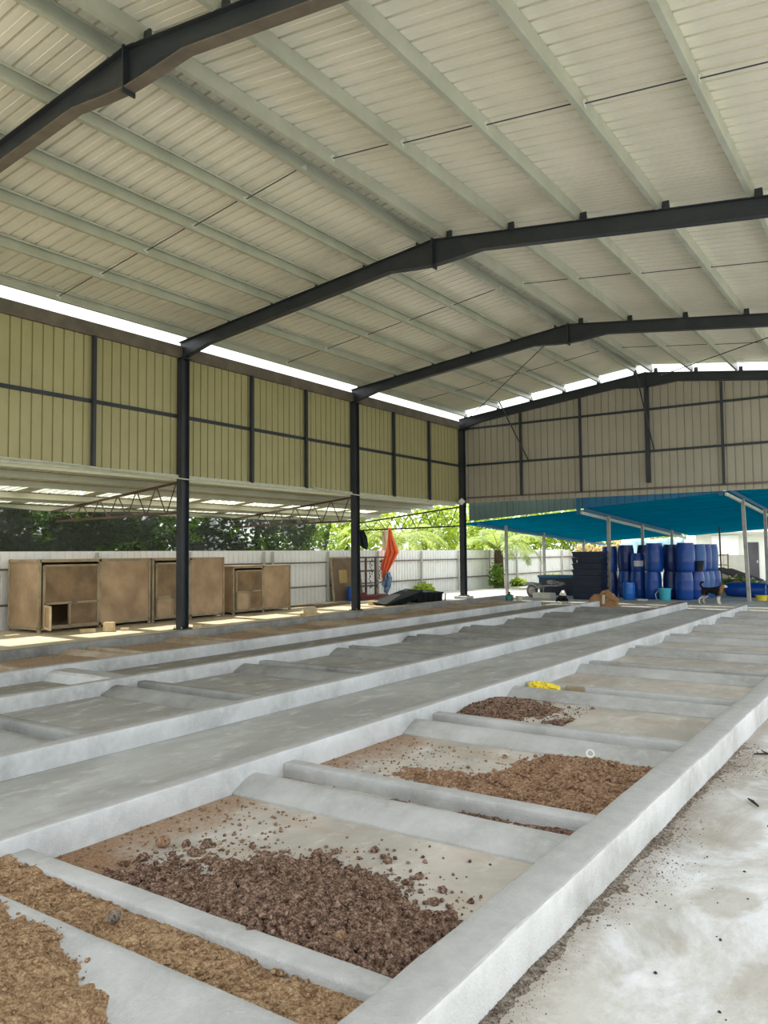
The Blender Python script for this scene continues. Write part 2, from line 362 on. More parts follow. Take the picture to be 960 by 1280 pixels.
# purlins: C sections running the length of the shed
def purlin_mesh(flip):
    w, h, t, lip = .07, PUR-.004, .005, .034
    s = -1 if flip else 1
    poly = [(0, 0), (w, 0), (w, lip), (w-t, lip), (w-t, t), (t, t), (t, h-t), (w-t, h-t), (w-t, h-lip), (w, h-lip), (w, h), (0, h)]
    mb = MB().prism([(a*s, b) for a, b in poly], lambda a, b, y: (a, y, b), NEAR, 24.95)
    mb.f = [tuple(reversed(f)) for f in mb.f] if s > 0 else mb.f
    return mb
px_left = [-7.38, -8.58, -9.76, -10.95, -12.2, -13.5]; px_right = [-6.86, -5.66, -4.4, -3.12, -1.84, -.5]
for side, xs in (('left', px_left), ('right', px_right)):
    for i, x in enumerate(xs):
        p = purlin_mesh(side == 'right').build('roof_purlin', M['galv'], None, loc=(x, 0, rtop(x)))
        lab = (f'galvanised roof purlin closest to the ridge on its {side} side' if i == 0 else
               'lowest galvanised roof purlin, just above the bright slit over the left wall' if side == 'left' and i == 5 else
               f'galvanised roof purlin, {ORD[i]} to the {side} of the ridge')
        tag(p, lab, 'purlin', 'galvanised roof purlins')
        for yb in (8.75, 15.3, 21.8):
            b = MB().prism([(-.045, .1), (.06, .17), (.06, .045)], lambda a, c, y: (.003+y, yb+a, c), 0, .006)
            b.build('rod_bracket', M['white'], p)
# sag rods through the purlins at mid bay
for yb, nm in ((8.75, 'nearest'), (15.3, 'middle'), (21.8, 'farthest')):
    for side, xs in (('left', px_left), ('right', px_right)):
        r = MB(); q = sorted(xs)
        for a, b in zip(q, q[1:]):
            r.tube([(a, yb+.03, rtop(a)+.1), (b, yb-.03, rtop(b)+.1)], .008, 6)
        tag(r.build('sag_rod', M['navy']), f'thin dark tie rod between purlins in the {nm} bay, {side} roof slope', 'rod', 'tie rods between purlins')

# rafters
rname = ['nearest dark steel roof rafter, cut by the top left frame edge', 'second dark steel rafter from the front, crossing mid roof',
         'third dark steel rafter from the front, before the end wall', 'dark steel rafter along the top of the far end wall']
for k, Y in enumerate(BAYS):
    root = thing('steel_rafter', rname[k], 'rafter', (RIDGE, Y, 0), 0, 'steel roof rafters')
    for sgn, xe in ((-1, LX-.1), (1, RX)):
        L = abs(xe-RIDGE)
        st = [(0.0, .46), (.35, .40), (.95, .27), (L-.95, .27), (L-.12, .38), (L, .38)]
        mb = MB(); wb = []
        top = [(sgn*d, rtop(RIDGE+sgn*d)) for d, h in st]; bot = [(sgn*d, rtop(RIDGE+sgn*d)-h) for d, h in st]
        for i in range(len(st)-1):
            a, b, c, d = top[i], top[i+1], bot[i+1], bot[i]
            P = [a, b, c, d] if sgn > 0 else [a, d, c, b]
            mb.prism([(p[0], p[1]) for p in P], lambda u, v, y: (u, y, v), -.005, .005)
            mb.beam((a[0], 0, a[1]-.006), (b[0], 0, b[1]-.006), .15, .012)
        mb.build('beam', M['navy'], root)
        fb = MB()
        for i in range(len(st)-1):
            a, b = bot[i], bot[i+1]; fb.beam((a[0], 0, a[1]), (b[0], 0, b[1]), .15, .014)
        tag(fb.build('bottom_flange', M['navy'] if k else M['brown_steel'], root), 'dusty brown underside of the rafter' if not k else None)
        cl = px_left if sgn < 0 else px_right
        for x in cl:
            c = MB().prism([(-.06, 0), (.06, 0), (.05, .13), (-.05, .13)], lambda u, v, y: (x-RIDGE+u-.06*sgn*-1, y, rtop(x)+v), -.012, .012)
            c.build('purlin_cleat', M['navy'], root)
    e = MB().box(-.012, .012, -.085, .085, rtop(RIDGE)-.52, rtop(RIDGE)+.02)
    for z in (6.84, 6.98, 7.12):
        for y in (-.05, .05): e.lathe([(.0, 0), (.014, 0), (.014, .03), (0, .03)], 6, (.0, y, z))
    e.build('ridge_plate', M['navy'], root)

# columns
def column(x, y, lab):
    root = thing('steel_column', lab, 'column', (x, y, 0), 0, 'steel columns of the shed')
    h = rtop(x)-.4
    s = MB().box(-.006, .006, -.1, .1, .02, h)
    s.box(-.085, .085, -.11, -.098, .02, h); s.box(-.085, .085, .098, .11, .02, h)
    s.build('shaft', M['navy'], root)
    b = MB().box(-.14, .14, -.15, .15, 0, .02); b.build('base_plate', M['navy'], root)
    for i in (-1, 1):
        for j in (-1, 1): MB().tube([(i*.115, j*.12, .015), (i*.115, j*.12, .06)], .012, 6).build('bolt', M['galv'], root)
    MB().box(-.1, .16, -.11, .11, h-.02, h).build('cap_plate', M['navy'], root)
    return root
column(LX, BAYS[1], 'dark steel column at left, in front of the mesh cages')
column(LX, BAYS[2], 'dark steel column beside the orange hanging cloth')
cc = column(LX, GY, 'dark steel corner column on a pale concrete footing')
f = MB().box(LX-.26, LX+.26, GY-.26, GY+.26, 0, .1); cc.location.z = .1
cc_children = cc.children
for ch in cc_children:
    if ch.name.startswith('shaft'):
        for v in ch.data.vertices:
            if v.co.z > 1: v.co.z -= .1
    if ch.name.startswith('cap'): ch.location.z -= .1
tag(f.build('column_footing', M['kerb_light'], bevel=.02), 'pale square concrete footing under the corner column', 'footing')
column(RX-.1, BAYS[1], 'dark steel column at the open right side, nearer'); column(RX-.1, BAYS[2], 'dark steel column at the open right side, second')
column(RX-.1, GY, 'dark steel column at the right end of the gable')

# left wall framing
for i, y in enumerate([9.75, 14.28, 16.38, 20.66, 22.82]):
    p = MB().box(LX-.06, LX+.02, y-.035, y+.035, 3.42, 6.1).build('wall_post', M['navy'])
    tag(p, f'slim dark vertical post on the left wall, {ORD[i]} from the near end', 'post', 'slim posts of the left wall')
prev = NEAR
for i, Y in enumerate(BAYS):
    if i == 0: prev = Y; continue
    a, b = prev+.12, Y-.12
    gi = MB().box(LX-.095, LX-.062, a, b, 4.73, 4.81).build('wall_girt', M['navy'])
    tag(gi, f'dark horizontal rail across the left wall, {["nearest", "middle", "farthest"][i-1]} bay', 'rail', 'rails of the left wall')
    prev = Y
eb = MB().prism([(-.1, 6.1), (0, 6.1), (0, 6.37), (-.012, 6.37), (-.012, 6.112), (-.1, 6.112)], lambda a, b, y: (LX-.02+a, y, b), NEAR, GY-.12)
tag(eb.build('eave_beam', M['brown_steel']), 'long brown eave channel capping the left wall below the bright slit', 'beam')
br = MB().box(LX-.09, LX-.02, NEAR, GY-.12, 3.36, 3.44)
tag(br.build('bottom_rail', M['cream_rail']), 'pale bottom rail along the lower edge of left wall', 'rail')
pp = MB(); pp.tube([(LX+.12, 6.2, 3.42), (LX+.12, 9, 3.43), (LX+.13, 12.3, 3.33), (LX+.14, 12.9, 3.34)], .016, 8)
pp.tube([(LX+.12, 16.5, 3.44), (LX+.13, 18.8, 3.33), (LX+.13, 24.8, 3.36)], .016, 8)
tag(pp.build('conduit_pipe', M['cream_rail']), 'thin pale conduit pipe sagging along the foot of the left wall', 'pipe')

# gable framing
for i, x in enumerate([-11.45, -9.31, -7.12, -4.91, -2.6]):
    hw = .07 if i == 2 else .035
    p = MB().box(x-hw, x+hw, GY-.0, GY+.08, 3.6 if i != 2 else 3.78, rtop(x)-.3).build('gable_post', M['navy'])
    tag(p, 'thick dark post at the centre of the far end wall' if i == 2 else f'slim dark post on the far end wall, {ORD[i]} from the left', 'post', 'posts of the end wall')
def gx(z): return RIDGE - (7.27-.3-z)/.12
for z, lab in ((4.78, 'lower dark horizontal rail across the far end wall'), (6.11, 'upper dark horizontal rail across the far end wall')):
    x0 = max(LX+.12, gx(z)+.05); x1 = min(RX-.2, 2*RIDGE-gx(z)-.05)
    tag(MB().box(x0, x1, GY+.085, GY+.125, z-.035, z+.035).build('gable_girt', M['navy']), lab, 'rail')
tag(MB().box(LX+.12, RX, GY+.085, GY+.125, 3.58, 3.64).build('gable_bottom_rail', M['brown_steel']), 'thin brown rail along the bottom of the far end wall', 'rail')
# knee struts and roof bracing at the gable
def strut(p, q, lab, r=.022): tag(MB().tube([p, q], r, 8).build('steel_strut', M['navy']), lab, 'strut')
strut((-11.75, 24.1, rtop(-11.75)+.02), (-11.16, GY+.06, 4.76), 'leaning steel strut near the left end of the far wall')
strut((-7.18, 24.2, 7.2), (-6.93, GY+.06, 4.78), 'leaning steel strut beside the central end wall post')
for p, q, lab in (((-7.7, 18.75, 7.0), (-13.35, 24.9, 6.45), 'thin bracing cable crossing the far left roof bay'),
                  ((-1.8, 18.9, 6.5), (-6.6, 24.9, 7.08), 'thin bracing cable crossing the far right roof bay')):
    tag(MB().tube([p, q], .012, 6).build('bracing_cable', M['navy']), lab, 'cable')
# flood lamp on the corner column
fr = thing('flood_lamp', 'small square white flood lamp on the corner column', 'lamp', (LX+.14, GY-.32, 3.46), R(38))
MB().box(-.1, .1, -.03, .03, -.1, .1).build('lamp_housing', M['grey_metal'], fr, bevel=.01, rot=(R(10), R(45), 0))
MB().box(-.085, .085, -.04, -.03, -.085, .085).build('lamp_glass', M['white'], fr, rot=(R(10), R(45), 0))
MB().tube([(0, .03, 0), (0, .12, .02), (-.06, .2, .02)], .012, 8).build('bracket', M['navy'], fr)

# ------------------------------------------------------------------ kerbs and dividers
def jit(p, a, sd): 
    v = noise.noise_vector(Vector((p[0]*2.3+sd, p[1]*2.3, p[2]*9+sd)))+.6*noise.noise_vector(Vector((p[0]*9+sd, p[1]*9, p[2]*20)))
    return (p[0]+v[0]*a, p[1]+v[1]*a, p[2]+v[2]*a*.7 if p[2] > .01 else p[2])
def run(profile, fn, t0, t1, step, a, sd):
    n = max(2, int((t1-t0)/step)); mb = MB(); rings = []
    for i in range(n+1):
        t = t0+(t1-t0)*i/n; rings.append([jit(fn(u, v, t), a, sd) for u, v in profile])
    return mb.strip(rings)
def rprof(x0, x1, h, b=.018):
    n = max(1, int((x1-x0)/.07))
    return [(x0, -.01), (x0, h*.5), (x0, h-b), (x0+b*.4, h-b*.3), (x0+b, h)] + [(x0+b+(x1-x0-2*b)*i/n, h) for i in range(1, n)] + [(x1-b, h), (x1-b*.4, h-b*.3), (x1, h-b), (x1, h*.5), (x1, -.01)]
K = [('K1', -1.57, -1.35, .8, 22.9, .2, 'kerb_broad', 'long broad concrete kerb running along the right edge of near bed'),
     ('K2', -4.13, -4.0, .8, 22.95, .185, 'kerb', 'long pale kerb between the near bed and the grey walkway'),
     ('K3', -5.81, -5.67, .8, 23.5, .18, 'kerb', 'long pale kerb on the left edge of the grey walkway'),
     ('K4', -8.21, -8.08, .8, 23.1, .17, 'kerb', 'long pale kerb between middle bed and narrow drain channel'),
     ('K5', -9.84, -9.71, .8, 22.6, .18, 'kerb', 'long pale kerb between narrow drain channel and brown left bed'),
     ('K6', -12.05, -11.9, .8, 24.9, .18, 'kerb_grey', 'long grey kerb along the outer left edge of brown bed')]
for n, x0, x1, y0, y1, h, mt, lab in K:
    o = run(rprof(x0, x1, h), lambda u, v, t: (u, t, v), y0, y1, .08, .006 if n == 'K1' else .0035, hash(n[1]) % 7 if False else int(n[1])*3.1).build('concrete_kerb', M[mt], smooth=True)
    tag(o, lab, 'kerb', 'long concrete kerbs')
st = MB().box(-5.8, -5.74, 18.9, 23.4, .181, .186)
tag(st.build('paint_stripe', M['red']), 'dark red paint stripe on the far end of walkway kerb', 'stripe')
wall_p = rprof(0, .13, .1, .014)
ramp_p = [(0, -.01), (0, .012), (.05, .035), (.1, .06), (.16, .086), (.2, .098), (.235, .1), (.262, .09), (.27, .05), (.27, -.01)]
def dividers(bed, x0, x1, crests, mt, mt_wall=None):
    for i, c in enumerate(crests):
        nth = 'nearest' if i == 0 else f'{ORD[i]} nearest'
        sd = i*1.7+x0
        o = run([(b, a) for a, b in ramp_p], lambda u, v, t: (t, c-.22+v, u), x0, x1, .1, .004, sd)
        o.f = [tuple(reversed(f)) for f in o.f]
        tag(o.build('ramp_divider', M[mt], smooth=True), f'{nth} sloping concrete divider across the {bed} bed', 'divider', f'sloping dividers of the {bed} bed')
        o = run([(b, a) for a, b in wall_p], lambda u, v, t: (t, c+.31+v, u), x0, x1, .1, .004, sd+.7)
        o.f = [tuple(reversed(f)) for f in o.f]
        tag(o.build('wall_divider', M[mt_wall or mt], smooth=True), f'{nth} upright concrete divider across the {bed} bed', 'divider', f'upright dividers of the {bed} bed')
C1 = [2.03+2.15*k for k in range(10)]
C2 = [3.92+2.16*k for k in range(9)]
C3 = [5.93+2.1*k for k in range(9)]
dividers('right', -4.0, -1.57, C1, 'kerb_light')
dividers('middle', -8.08, -5.81, C2, 'kerb_grey')
dividers('left brown', -11.9, -9.84, C3, 'kerb_dusty')
wb = run([(b, a) for a, b in [(0, -.01), (.1, .1), (.14, .125), (.42, .12), (.5, .09), (.7, -.01)]], lambda u, v, t: (t, 6.15+v, u), -9.71, -8.21, .12, .012, 4)
wb.f = [tuple(reversed(f)) for f in wb.f]
tag(wb.build('concrete_hump', M['kerb']), 'whitish concrete hump blocking the narrow drain channel at left', 'divider')

# ------------------------------------------------------------------ soil
def fbm(x, y, s, o=5): return noise.fractal(Vector((x*s, y*s, 3.3)), 1.0, 2.0, o)
def soil(name, label, cat, x0, x1, y0, y1, hf, mat, res=.025, rough=.02, clods=0, cr=(.008, .03), sd=1, fringe=.05):
    rnd = random.Random(sd); nx = int((x1-x0)/res)+1; ny = int((y1-y0)/res)+1
    H = {}; mb = MB(); idx = {}
    for j in range(ny+1):
        for i in range(nx+1):
            x = x0+(x1-x0)*i/nx; y = y0+(y1-y0)*j/ny
            h = hf(x, y); 
            H[i, j] = h + (rough*fbm(x+sd, y, 9) + rough*.7*fbm(x, y+sd, 30, 3) if h > -.03 else 0)
    def vid(i, j):
        if (i, j) not in idx:
            idx[i, j] = len(mb.v); mb.v.append((x0+(x1-x0)*i/nx, y0+(y1-y0)*j/ny, max(H[i, j], -.008)))
        return idx[i, j]
    for j in range(ny):
        for i in range(nx):
            q = [(i, j), (i+1, j), (i+1, j+1), (i, j+1)]
            if max(H[k] for k in q) > .001: mb.f.append(tuple(vid(*k) for k in q))
    n = 0; tries = 0
    while n < clods and tries < clods*40:
        tries += 1
        x = rnd.uniform(x0, x1); y = rnd.uniform(y0, y1); h = hf(x, y)
        if h > .004 or (h > -fringe and rnd.random() < .22*(1+h/fringe)**2):
            r = cr[0]*(cr[1]/cr[0])**(rnd.random()**3.2); mb.clod((x, y, max(h, 0)+r*.35), r, rnd); n += 1
    o = mb.build(name, M[mat]); return tag(o, label, cat, None, 'stuff')
def ell(cx, cy, rx, ry, h, edge=.25, amp=.55, sc=2.2, sd=0):
    def f(x, y):
        d = math.hypot((x-cx)/rx, (y-cy)/ry) + amp*.5*fbm(x+sd*7.7, y+sd, sc)
        return h*max(-1, min(1, (1-d)/edge*.6)) if d > 1-edge*1.6 else h*(.96+.04)
    return f
def mx(*fs): return lambda x, y: max(f(x, y) for f in fs)
def clampx(f, x0, x1, y0, y1): return lambda x, y: f(x, y) if x0 < x < x1 and y0 < y < y1 else -.05
# nearest compartment: yellow soil heaped over the first sloping divider
def sA(x, y):
    b = .115 - .02*(y-1.6) + .02*fbm(x, y, 2.4)
    lim = -2.75 + .22*fbm(x, y*1.0+3, 2.2) - .35*(y-1.55)
    b -= max(0, (x-lim))*.3
    if y > 1.95: b -= (y-1.95)*.25
    return b
soil('soil_heap', 'yellow brown soil heaped in the nearest compartment at bottom left', 'soil', -3.99, -1.6, .9, 2.2, sA, 'soil_yellow', .022, .014, 3200, (.004, .014), 2)
soil('soil_strip', 'yellow brown soil filling the gap between the two nearest dividers', 'soil', -3.995, -1.575, 2.06, 2.36,
     lambda x, y: .062+.014*fbm(x, y, 4)+.03*max(0, -(x+3.3))-.01*(x+3), 'soil_yellow', .02, .012, 2400, (.004, .014), 3)
soil('soil_pile', 'dark brown clumpy soil pile in the nearest open compartment', 'soil', -3.6, -1.6, 2.44, 3.7,
     clampx(mx(ell(-2.45, 2.72, .95, .58, .1, .55, .5, 2.4, 1), ell(-2.35, 2.62, .6, .35, .17, .9, .4, 2.5, 2)), -4, -1.58, 2.44, 3.9), 'soil_dark', .018, .03, 9000, (.004, .034), 4, .07)
soil('soil_pile', 'light brown soil pile in second compartment against the right kerb', 'soil', -3.4, -1.575, 4.62, 6.15,
     clampx(mx(ell(-2.05, 5.5, .75, .75, .09, .5, .5, 2.2, 3), ell(-2.9, 5.05, .5, .2, .03, .6, .6, 3, 4)), -4, -1.57, 4.63, 6.12), 'soil_brown', .022, .022, 3600, (.005, .024), 6)
soil('soil_pile', 'dark reddish soil pile in third compartment against the pale kerb', 'soil', -3.995, -2.9, 6.78, 8.2,
     clampx(mx(ell(-3.75, 7.55, .55, .72, .075, .5, .5, 2.2, 5), ell(-2.9, 7.3, .2, .18, .02, .6, .7, 4, 6)), -4, -1.6, 6.8, 8.22), 'soil_dark', .025, .02, 1800, (.007, .026), 8)
soil('soil_strip', 'crumbs of dark soil in the gap of second divider pair', 'soil', -3.7, -1.575, 4.26, 4.5,
     lambda x, y: .012+.03*fbm(x, y, 3)+.02*(x+2.2), 'soil_dark', .025, .012, 160, (.005, .018), 9)
soil('grit_drift', 'grey grit drifted along outer foot of the broad right kerb', 'grit', -1.36, -.95, 1.8, 7.4,
     lambda x, y: .012*(1-(x+1.36)/(.06+.05*fbm(x*.2, y, 1.1)))*(1 if y < 6.4 else .3)*min(1, max(.25, .6+fbm(0, y, .9))) , 'grit', .02, .004, 3800, (.002, .0065), 10, .02)
for i in range(-1, 9):
    y0 = (C3[i]+.45) if i >= 0 else 4.3
    y1 = C3[i+1]-.23 if i+1 < len(C3) else 24.6
    if y1-y0 < .3 or i > 7: continue
    soil('soil_layer', f'brown soil layer in the left brown bed, {["nearest compartment", "second compartment", "third compartment", "fourth compartment", "fifth compartment", "sixth compartment", "seventh compartment", "eighth compartment", "ninth compartment"][i+1]}', 'soil',
         -11.89, -9.85, y0, y1, lambda x, y: .03+.03*fbm(x, y, 1.4)-.015*max(0, (y1-.3-y))*0, 'soil_tan', .07, .012, 50, (.01, .03), 20+i)
# loose crumbs on the pale floor of the nearest compartments and on the walkway
def crumbs(name, lab, x0, x1, y0, y1, n, mat, cr, sd):
    rnd = random.Random(sd); mb = MB()
    for _ in range(n):
        r = rnd.uniform(*cr); mb.clod((rnd.uniform(x0, x1), rnd.uniform(y0, y1), r*.45), r, rnd)
    tag(mb.build(name, M[mat]), lab, 'crumbs', None, 'stuff')
crumbs('soil_crumbs', 'scattered dark crumbs on pale floor behind the dark pile', -3.4, -1.6, 2.8, 3.9, 90, 'soil_dark', (.004, .014), 31)
crumbs('soil_crumbs', 'tiny dark crumbs scattered over the stained right walkway', -1.1, .3, 2.2, 7, 60, 'twig', (.003, .009), 32)
crumbs('soil_crumbs', 'sparse crumbs on the floor of the second compartment', -3.5, -1.7, 4.7, 6.0, 60, 'soil_brown', (.004, .012), 33)
crumbs('soil_crumbs', 'brown crumbs scattered along the pale kerb in nearest compartment', -3.98, -3.2, 2.5, 3.9, 260, 'soil_brown', (.004, .013), 34)
crumbs('soil_crumbs', 'brown crumbs scattered along the pale kerb in second compartment', -3.98, -3.3, 4.7, 6.0, 140, 'soil_brown', (.004, .012), 35)
rk = random.Random(5)
for (x, y, r, lab) in ((-3.62, 3.05, .05, 'flat tan stone beside the pale kerb in near compartment'), (-2.33, 2.95, .038, 'dark rounded lump on top of the dark pile'),
                       (-2.95, 2.22, .045, 'pale stone lying in the yellow soil strip'), (-1.98, 2.56, .035, 'reddish clod at the right foot of dark pile')):
    mb = MB(); mb.clod((0, 0, 0), r, rk)
    o = mb.build('stone', M['soil_brown' if 'tan' in lab or 'red' in lab else ('soil_dark' if 'dark' in lab else 'grit')], smooth=False, loc=(x, y, {.05: .03, .038: .17, .045: .095, .035: .13}[r]))
    sb = o.modifiers.new('Sub', 'SUBSURF'); sb.levels = 1; sb.render_levels = 1
    tag(o, lab, 'stone')
for (x, y, a, lab, L) in ((-1.07, 7.05, .4, 'dark forked twig on the right walkway, the farther one', .3), (-.99, 5.65, 2.2, 'small dark twig on the right walkway, the nearer one', .14)):
    mb = MB(); c, s_ = math.cos(a), math.sin(a)
    mb.tube([(-L/2*c, -L/2*s_, .012), (0, 0, .02), (L/2*c, L/2*s_+.02, .012)], [.006, .01, .005], 6)
    if L > .2: mb.tube([(0, 0, .02), (.06, .09, .03)], [.008, .003], 6).tube([(-.05*c, -.05*s_, .02), (-.1, .06, .02)], [.007, .003], 6)
    tag(mb.build('twig', M['twig'], loc=(x, y, 0)), lab, 'twig')
# pale ring lying on the brown pile
rg = MB(); rg.tube([(.028*math.cos(t*math.pi/8), .028*math.sin(t*math.pi/8), 0) for t in range(17)], .008, 8, False)
tag(rg.build('pipe_ring', M['foam'], smooth=True, loc=(-2.2, 6.0, .09), rot=(R(60), 0, R(30))), 'small pale ring sticking out of the light brown pile', 'ring')

# ------------------------------------------------------------------ lean-to on the left
def az(x): return 3.36 + (x-LX)*.1
lt = thing('lean_to_roof', 'low corrugated lean-to roof behind the left wall', 'roof', (0, 0, 0))
AX0, AX1, AY0, AY1 = -19.2, LX-.16, 3.0, 24.9
# sky panels: two staggered rows of translucent sheets let into the roof
rowA = [(y, y+1.35) for y in [3.6+1.72*k for k in range(12)]]; rowB = [(y, y+1.3) for y in [4.4+1.72*k for k in range(11)]]
bands = [(AX0, -18.75, []), (-18.75, -17.75, rowB), (-17.75, -17.15, []), (-17.15, -15.95, rowA), (-15.95, AX1, [])]
sh = MB()
def slab(mb, x0, x1, y0, y1):
    p = ribs(y0, y1, .25, .2, .025)
    mb.strip([[(x, y, az(x)+.12+d) for y, d in p] for x in (x0, x1)], closed=False)
for x0, x1, holes in bands:
    y = AY0
    for a, b in holes:
        if a > y: slab(sh, x0, x1, y, a)
        if b <= AY1:
            k = MB(); slab(k, x0-.03, x1+.03, a-.03, b+.03)
            for q in range(len(k.v)): k.v[q] = (k.v[q][0], k.v[q][1], k.v[q][2]+.006)
            tag(k.build('skylight', M['skylight'], lt), 'translucent bright roof panel')
        y = b
    if y < AY1: slab(sh, x0, x1, y, AY1)
o = sh.build('roof_sheet', M['annex'], lt); mm = o.modifiers.new('Solid', 'SOLIDIFY'); mm.thickness = .004
for x in (-13.98, -14.9, -15.85, -17.25, -17.68, -18.9):
    MB().box(x-.03, x+.03, AY0, AY1, az(x)-.02, az(x)+.115).build('roof_purlin', M['annex'], lt)
tl = ['brown lattice truss under the lean-to, in front of the cages', 'lattice truss under the lean-to, beside the second column', 'dark lattice truss at far end of lean-to, cloth hanging from it']
for k, Y in enumerate(BAYS[1:]):
    t = thing('lattice_truss', tl[k], 'truss', (0, Y, 0), 0, 'lean-to trusses'); mt = M['truss'] if k < 2 else M['dark_truss']
    xa, xb = LX-.12, -18.75
    ch = lambda x: az(x)-.06
    MB().beam((xa, 0, ch(xa)), (xb, 0, ch(xb)), .05, .05).build('top_chord', mt, t)
    zb = lambda x: 2.6+(x-xa)*.012
    MB().beam((xa, 0, zb(xa)), (xb, 0, zb(xb)), .05, .05).build('bottom_chord', mt, t)
    n = 14
    for i in range(n):
        x0 = xa+(xb-xa)*(i+.3)/n; x1 = xa+(xb-xa)*(i+1.2)/n
        if i == n-1: x1 = xb
        p, q = ((x0, 0, ch(x0)), (x1, 0, zb(x1))) if i % 2 == 0 else ((x0, 0, zb(x0)), (x1, 0, ch(x1)))
        MB().tube([p, q], .014, 6).build('web_bar', mt, t)

# ------------------------------------------------------------------ fence
FX = -17.1
def fence(name, lab, fn, s0, s1, h, posts, railz=(.55, 1.35)):
    t = thing(name, lab, 'fence')
    mb = MB(); p = ribs(s0, s1, .2, .15, .022)
    mb.strip([[fn(s, -d, 0) for s, d in p], [fn(s, -d, h) for s, d in p]], closed=False)
    o = mb.build('fence_sheet', M['fence'], t); o.modifiers.new('Solid', 'SOLIDIFY').thickness = .003
    for z in railz:
        a = fn(s0, .045, z); b = fn(s1, .045, z); MB().beam(a, b, .04, .05).build('rail', M['brown_steel'], t)
    for s in posts:
        a = fn(s, .09, 0); b = fn(s, .09, h-.03); MB().beam(a, b, .07, .07).build('post', M['cement'], t)
    return t
fence('sheet_fence', 'long white corrugated fence beyond the cages on the left', lambda s, d, z: (FX+d, s, z), 3, 44, 1.76, [6, 9, 12.2, 15.2, 18.2, 18.6, 21.4, 24.4, 27.5, 30.6, 33.6, 36.6, 39.6, 42.6])
fence('sheet_fence', 'white corrugated fence at the back of the yard', lambda s, d, z: (s, 44-d, z), FX, -10.4, 1.66, [-15.6, -14.1, -12.6, -11.1])

# ------------------------------------------------------------------ cages
def cage(lab, y0, y1, h, bays, end_panel=True, xf=-15.72, xb=-16.85):
    t = thing('mesh_cage', lab, 'cage', (0, 0, 0), 0, 'brown mesh cages along the fence')
    e = .055; fr = MB()
    for x in (xf, xb):
        for y in (y0, y1): fr.box(x-e/2, x+e/2, y-e/2, y+e/2, 0, h)
        for z in (.09, h-e/2): fr.box(x-e/2, x+e/2, y0, y1, z-e/2, z+e/2)
    for y in (y0, y1):
        for z in (.09, h-e/2): fr.box(xb, xf, y-e/2, y+e/2, z-e/2, z+e/2)
    for b in bays[1:]: fr.box(xf-e/2, xf+e/2, b[0]-e/2, b[0]+e/2, 0, h)
    fr.build('frame', M['grey_wood'], t)
    MB().box(xb+e/2, xf-e/2, y0-.006, y0+.006, .1, h-e).build('end_panel', M['mesh'], t)
    MB().box(xb-.006, xb+.006, y0, y1, .1, h-e).build('back_panel', M['mesh_dark'], t)
    MB().box(xb, xf, y1-.006, y1+.006, .1, h-e).build('end_panel', M['mesh'], t)
    MB().box(xb-.02, xf+.02, y0-.02, y1+.02, h, h+.012).build('top_panel', M['mesh'], t)
    for a, b, kind in bays:
        if kind == 'solid':
            MB().box(xf-.008, xf+.008, a+e/2, b-e/2, .11, h-e).build('front_panel', M['mesh'], t)
        else:
            d = MB(); w = .045; ya, yb = a+.09, b-.07; zt = h-.13; zm = .62
            for y in (ya, yb): d.box(xf, xf+.05, y-w/2, y+w/2, .12, zt)
            for z in (.12, zm, zt): d.box(xf, xf+.05, ya, yb, z-w/2, z+w/2)
            yh = ya+(yb-ya)*.46
            d.box(xf, xf+.05, yh-w/2, yh+w/2, .12, zm)
            dd = d.build('door', M['grey_wood'], t)
            MB().box(xf+.012, xf+.022, ya, yb, zm, zt).build('door_panel', M['mesh_dark'], dd)
            MB().box(xf+.012, xf+.022, yh, yb, .12, zm).build('door_panel', M['mesh_dark'], dd)
            MB().box(xf+.045, xf+.07, (ya+yb)/2, (ya+yb)/2+.12, zm-.01, zm+.02).build('latch', M['brown_steel'], dd)
            hh = MB(); hw = yh-ya
            for y in (0, hw): hh.box(-.02, .02, y-w/2, y+w/2, 0, .5)
            for z in (.02, .48): hh.box(-.02, .02, 0, hw, z-w/2, z+w/2)
            ho = hh.build('hatch', M['pale_wood'] if kind == 'open' else M['grey_wood'], t, loc=(xf+.06, ya, .1), rot=(0, 0, R(-112) if kind == 'open' else 0))
            MB().box(-.005, .005, 0, hw, .02, .48).build('hatch_panel', M['mesh'], ho)
cage('tall brown mesh cage at far left with its small hatch open', 9.85, 12.75, 1.57, [(9.85, 11.35, 'open'), (11.35, 12.75, 'solid')])
cage('tall brown mesh cage behind the nearest left column', 12.86, 15.22, 1.57, [(12.86, 14.06, 'shut'), (14.06, 15.22, 'solid')])
cage('lower brown mesh cage between the two left columns', 15.6, 17.92, 1.32, [(15.6, 16.78, 'shut'), (16.78, 17.92, 'solid')])
ob = thing('timber_rack', 'grey timber frame end cut by the left frame edge', 'rack', (-16.5, 9.35, 0))
for x in (0, -.47): MB().box(x-.03, x+.03, -.03, .03, 0, 1.42).build('upright', M['grey_wood'], ob)
for z in (.72, 1.39): MB().box(-.5, .05, -.03, .03, z-.03, z+.03).build('crossbar', M['grey_wood'], ob)
# big leaning plywood board with a yellow square
pb = thing('plywood_board', 'old brown plywood board leaning on the fence behind the blue drum', 'board', (-16.78, 21.45, 0))
MB().box(-.02, .02, 0, 1.65, 0, 1.5).build('board', M['ply'], pb, rot=(0, R(-6), 0))
MB().box(.022, .03, .35, .8, .62, 1.08).build('yellow_square', M['yellow_board'], pb, rot=(0, R(-6), 0))
MB().box(-.03, .035, -.04, 0, 0, 1.52).box(-.03, .035, 0, 1.65, 1.48, 1.53).build('edge_batten', M['grey_wood'], pb, rot=(0, R(-6), 0))

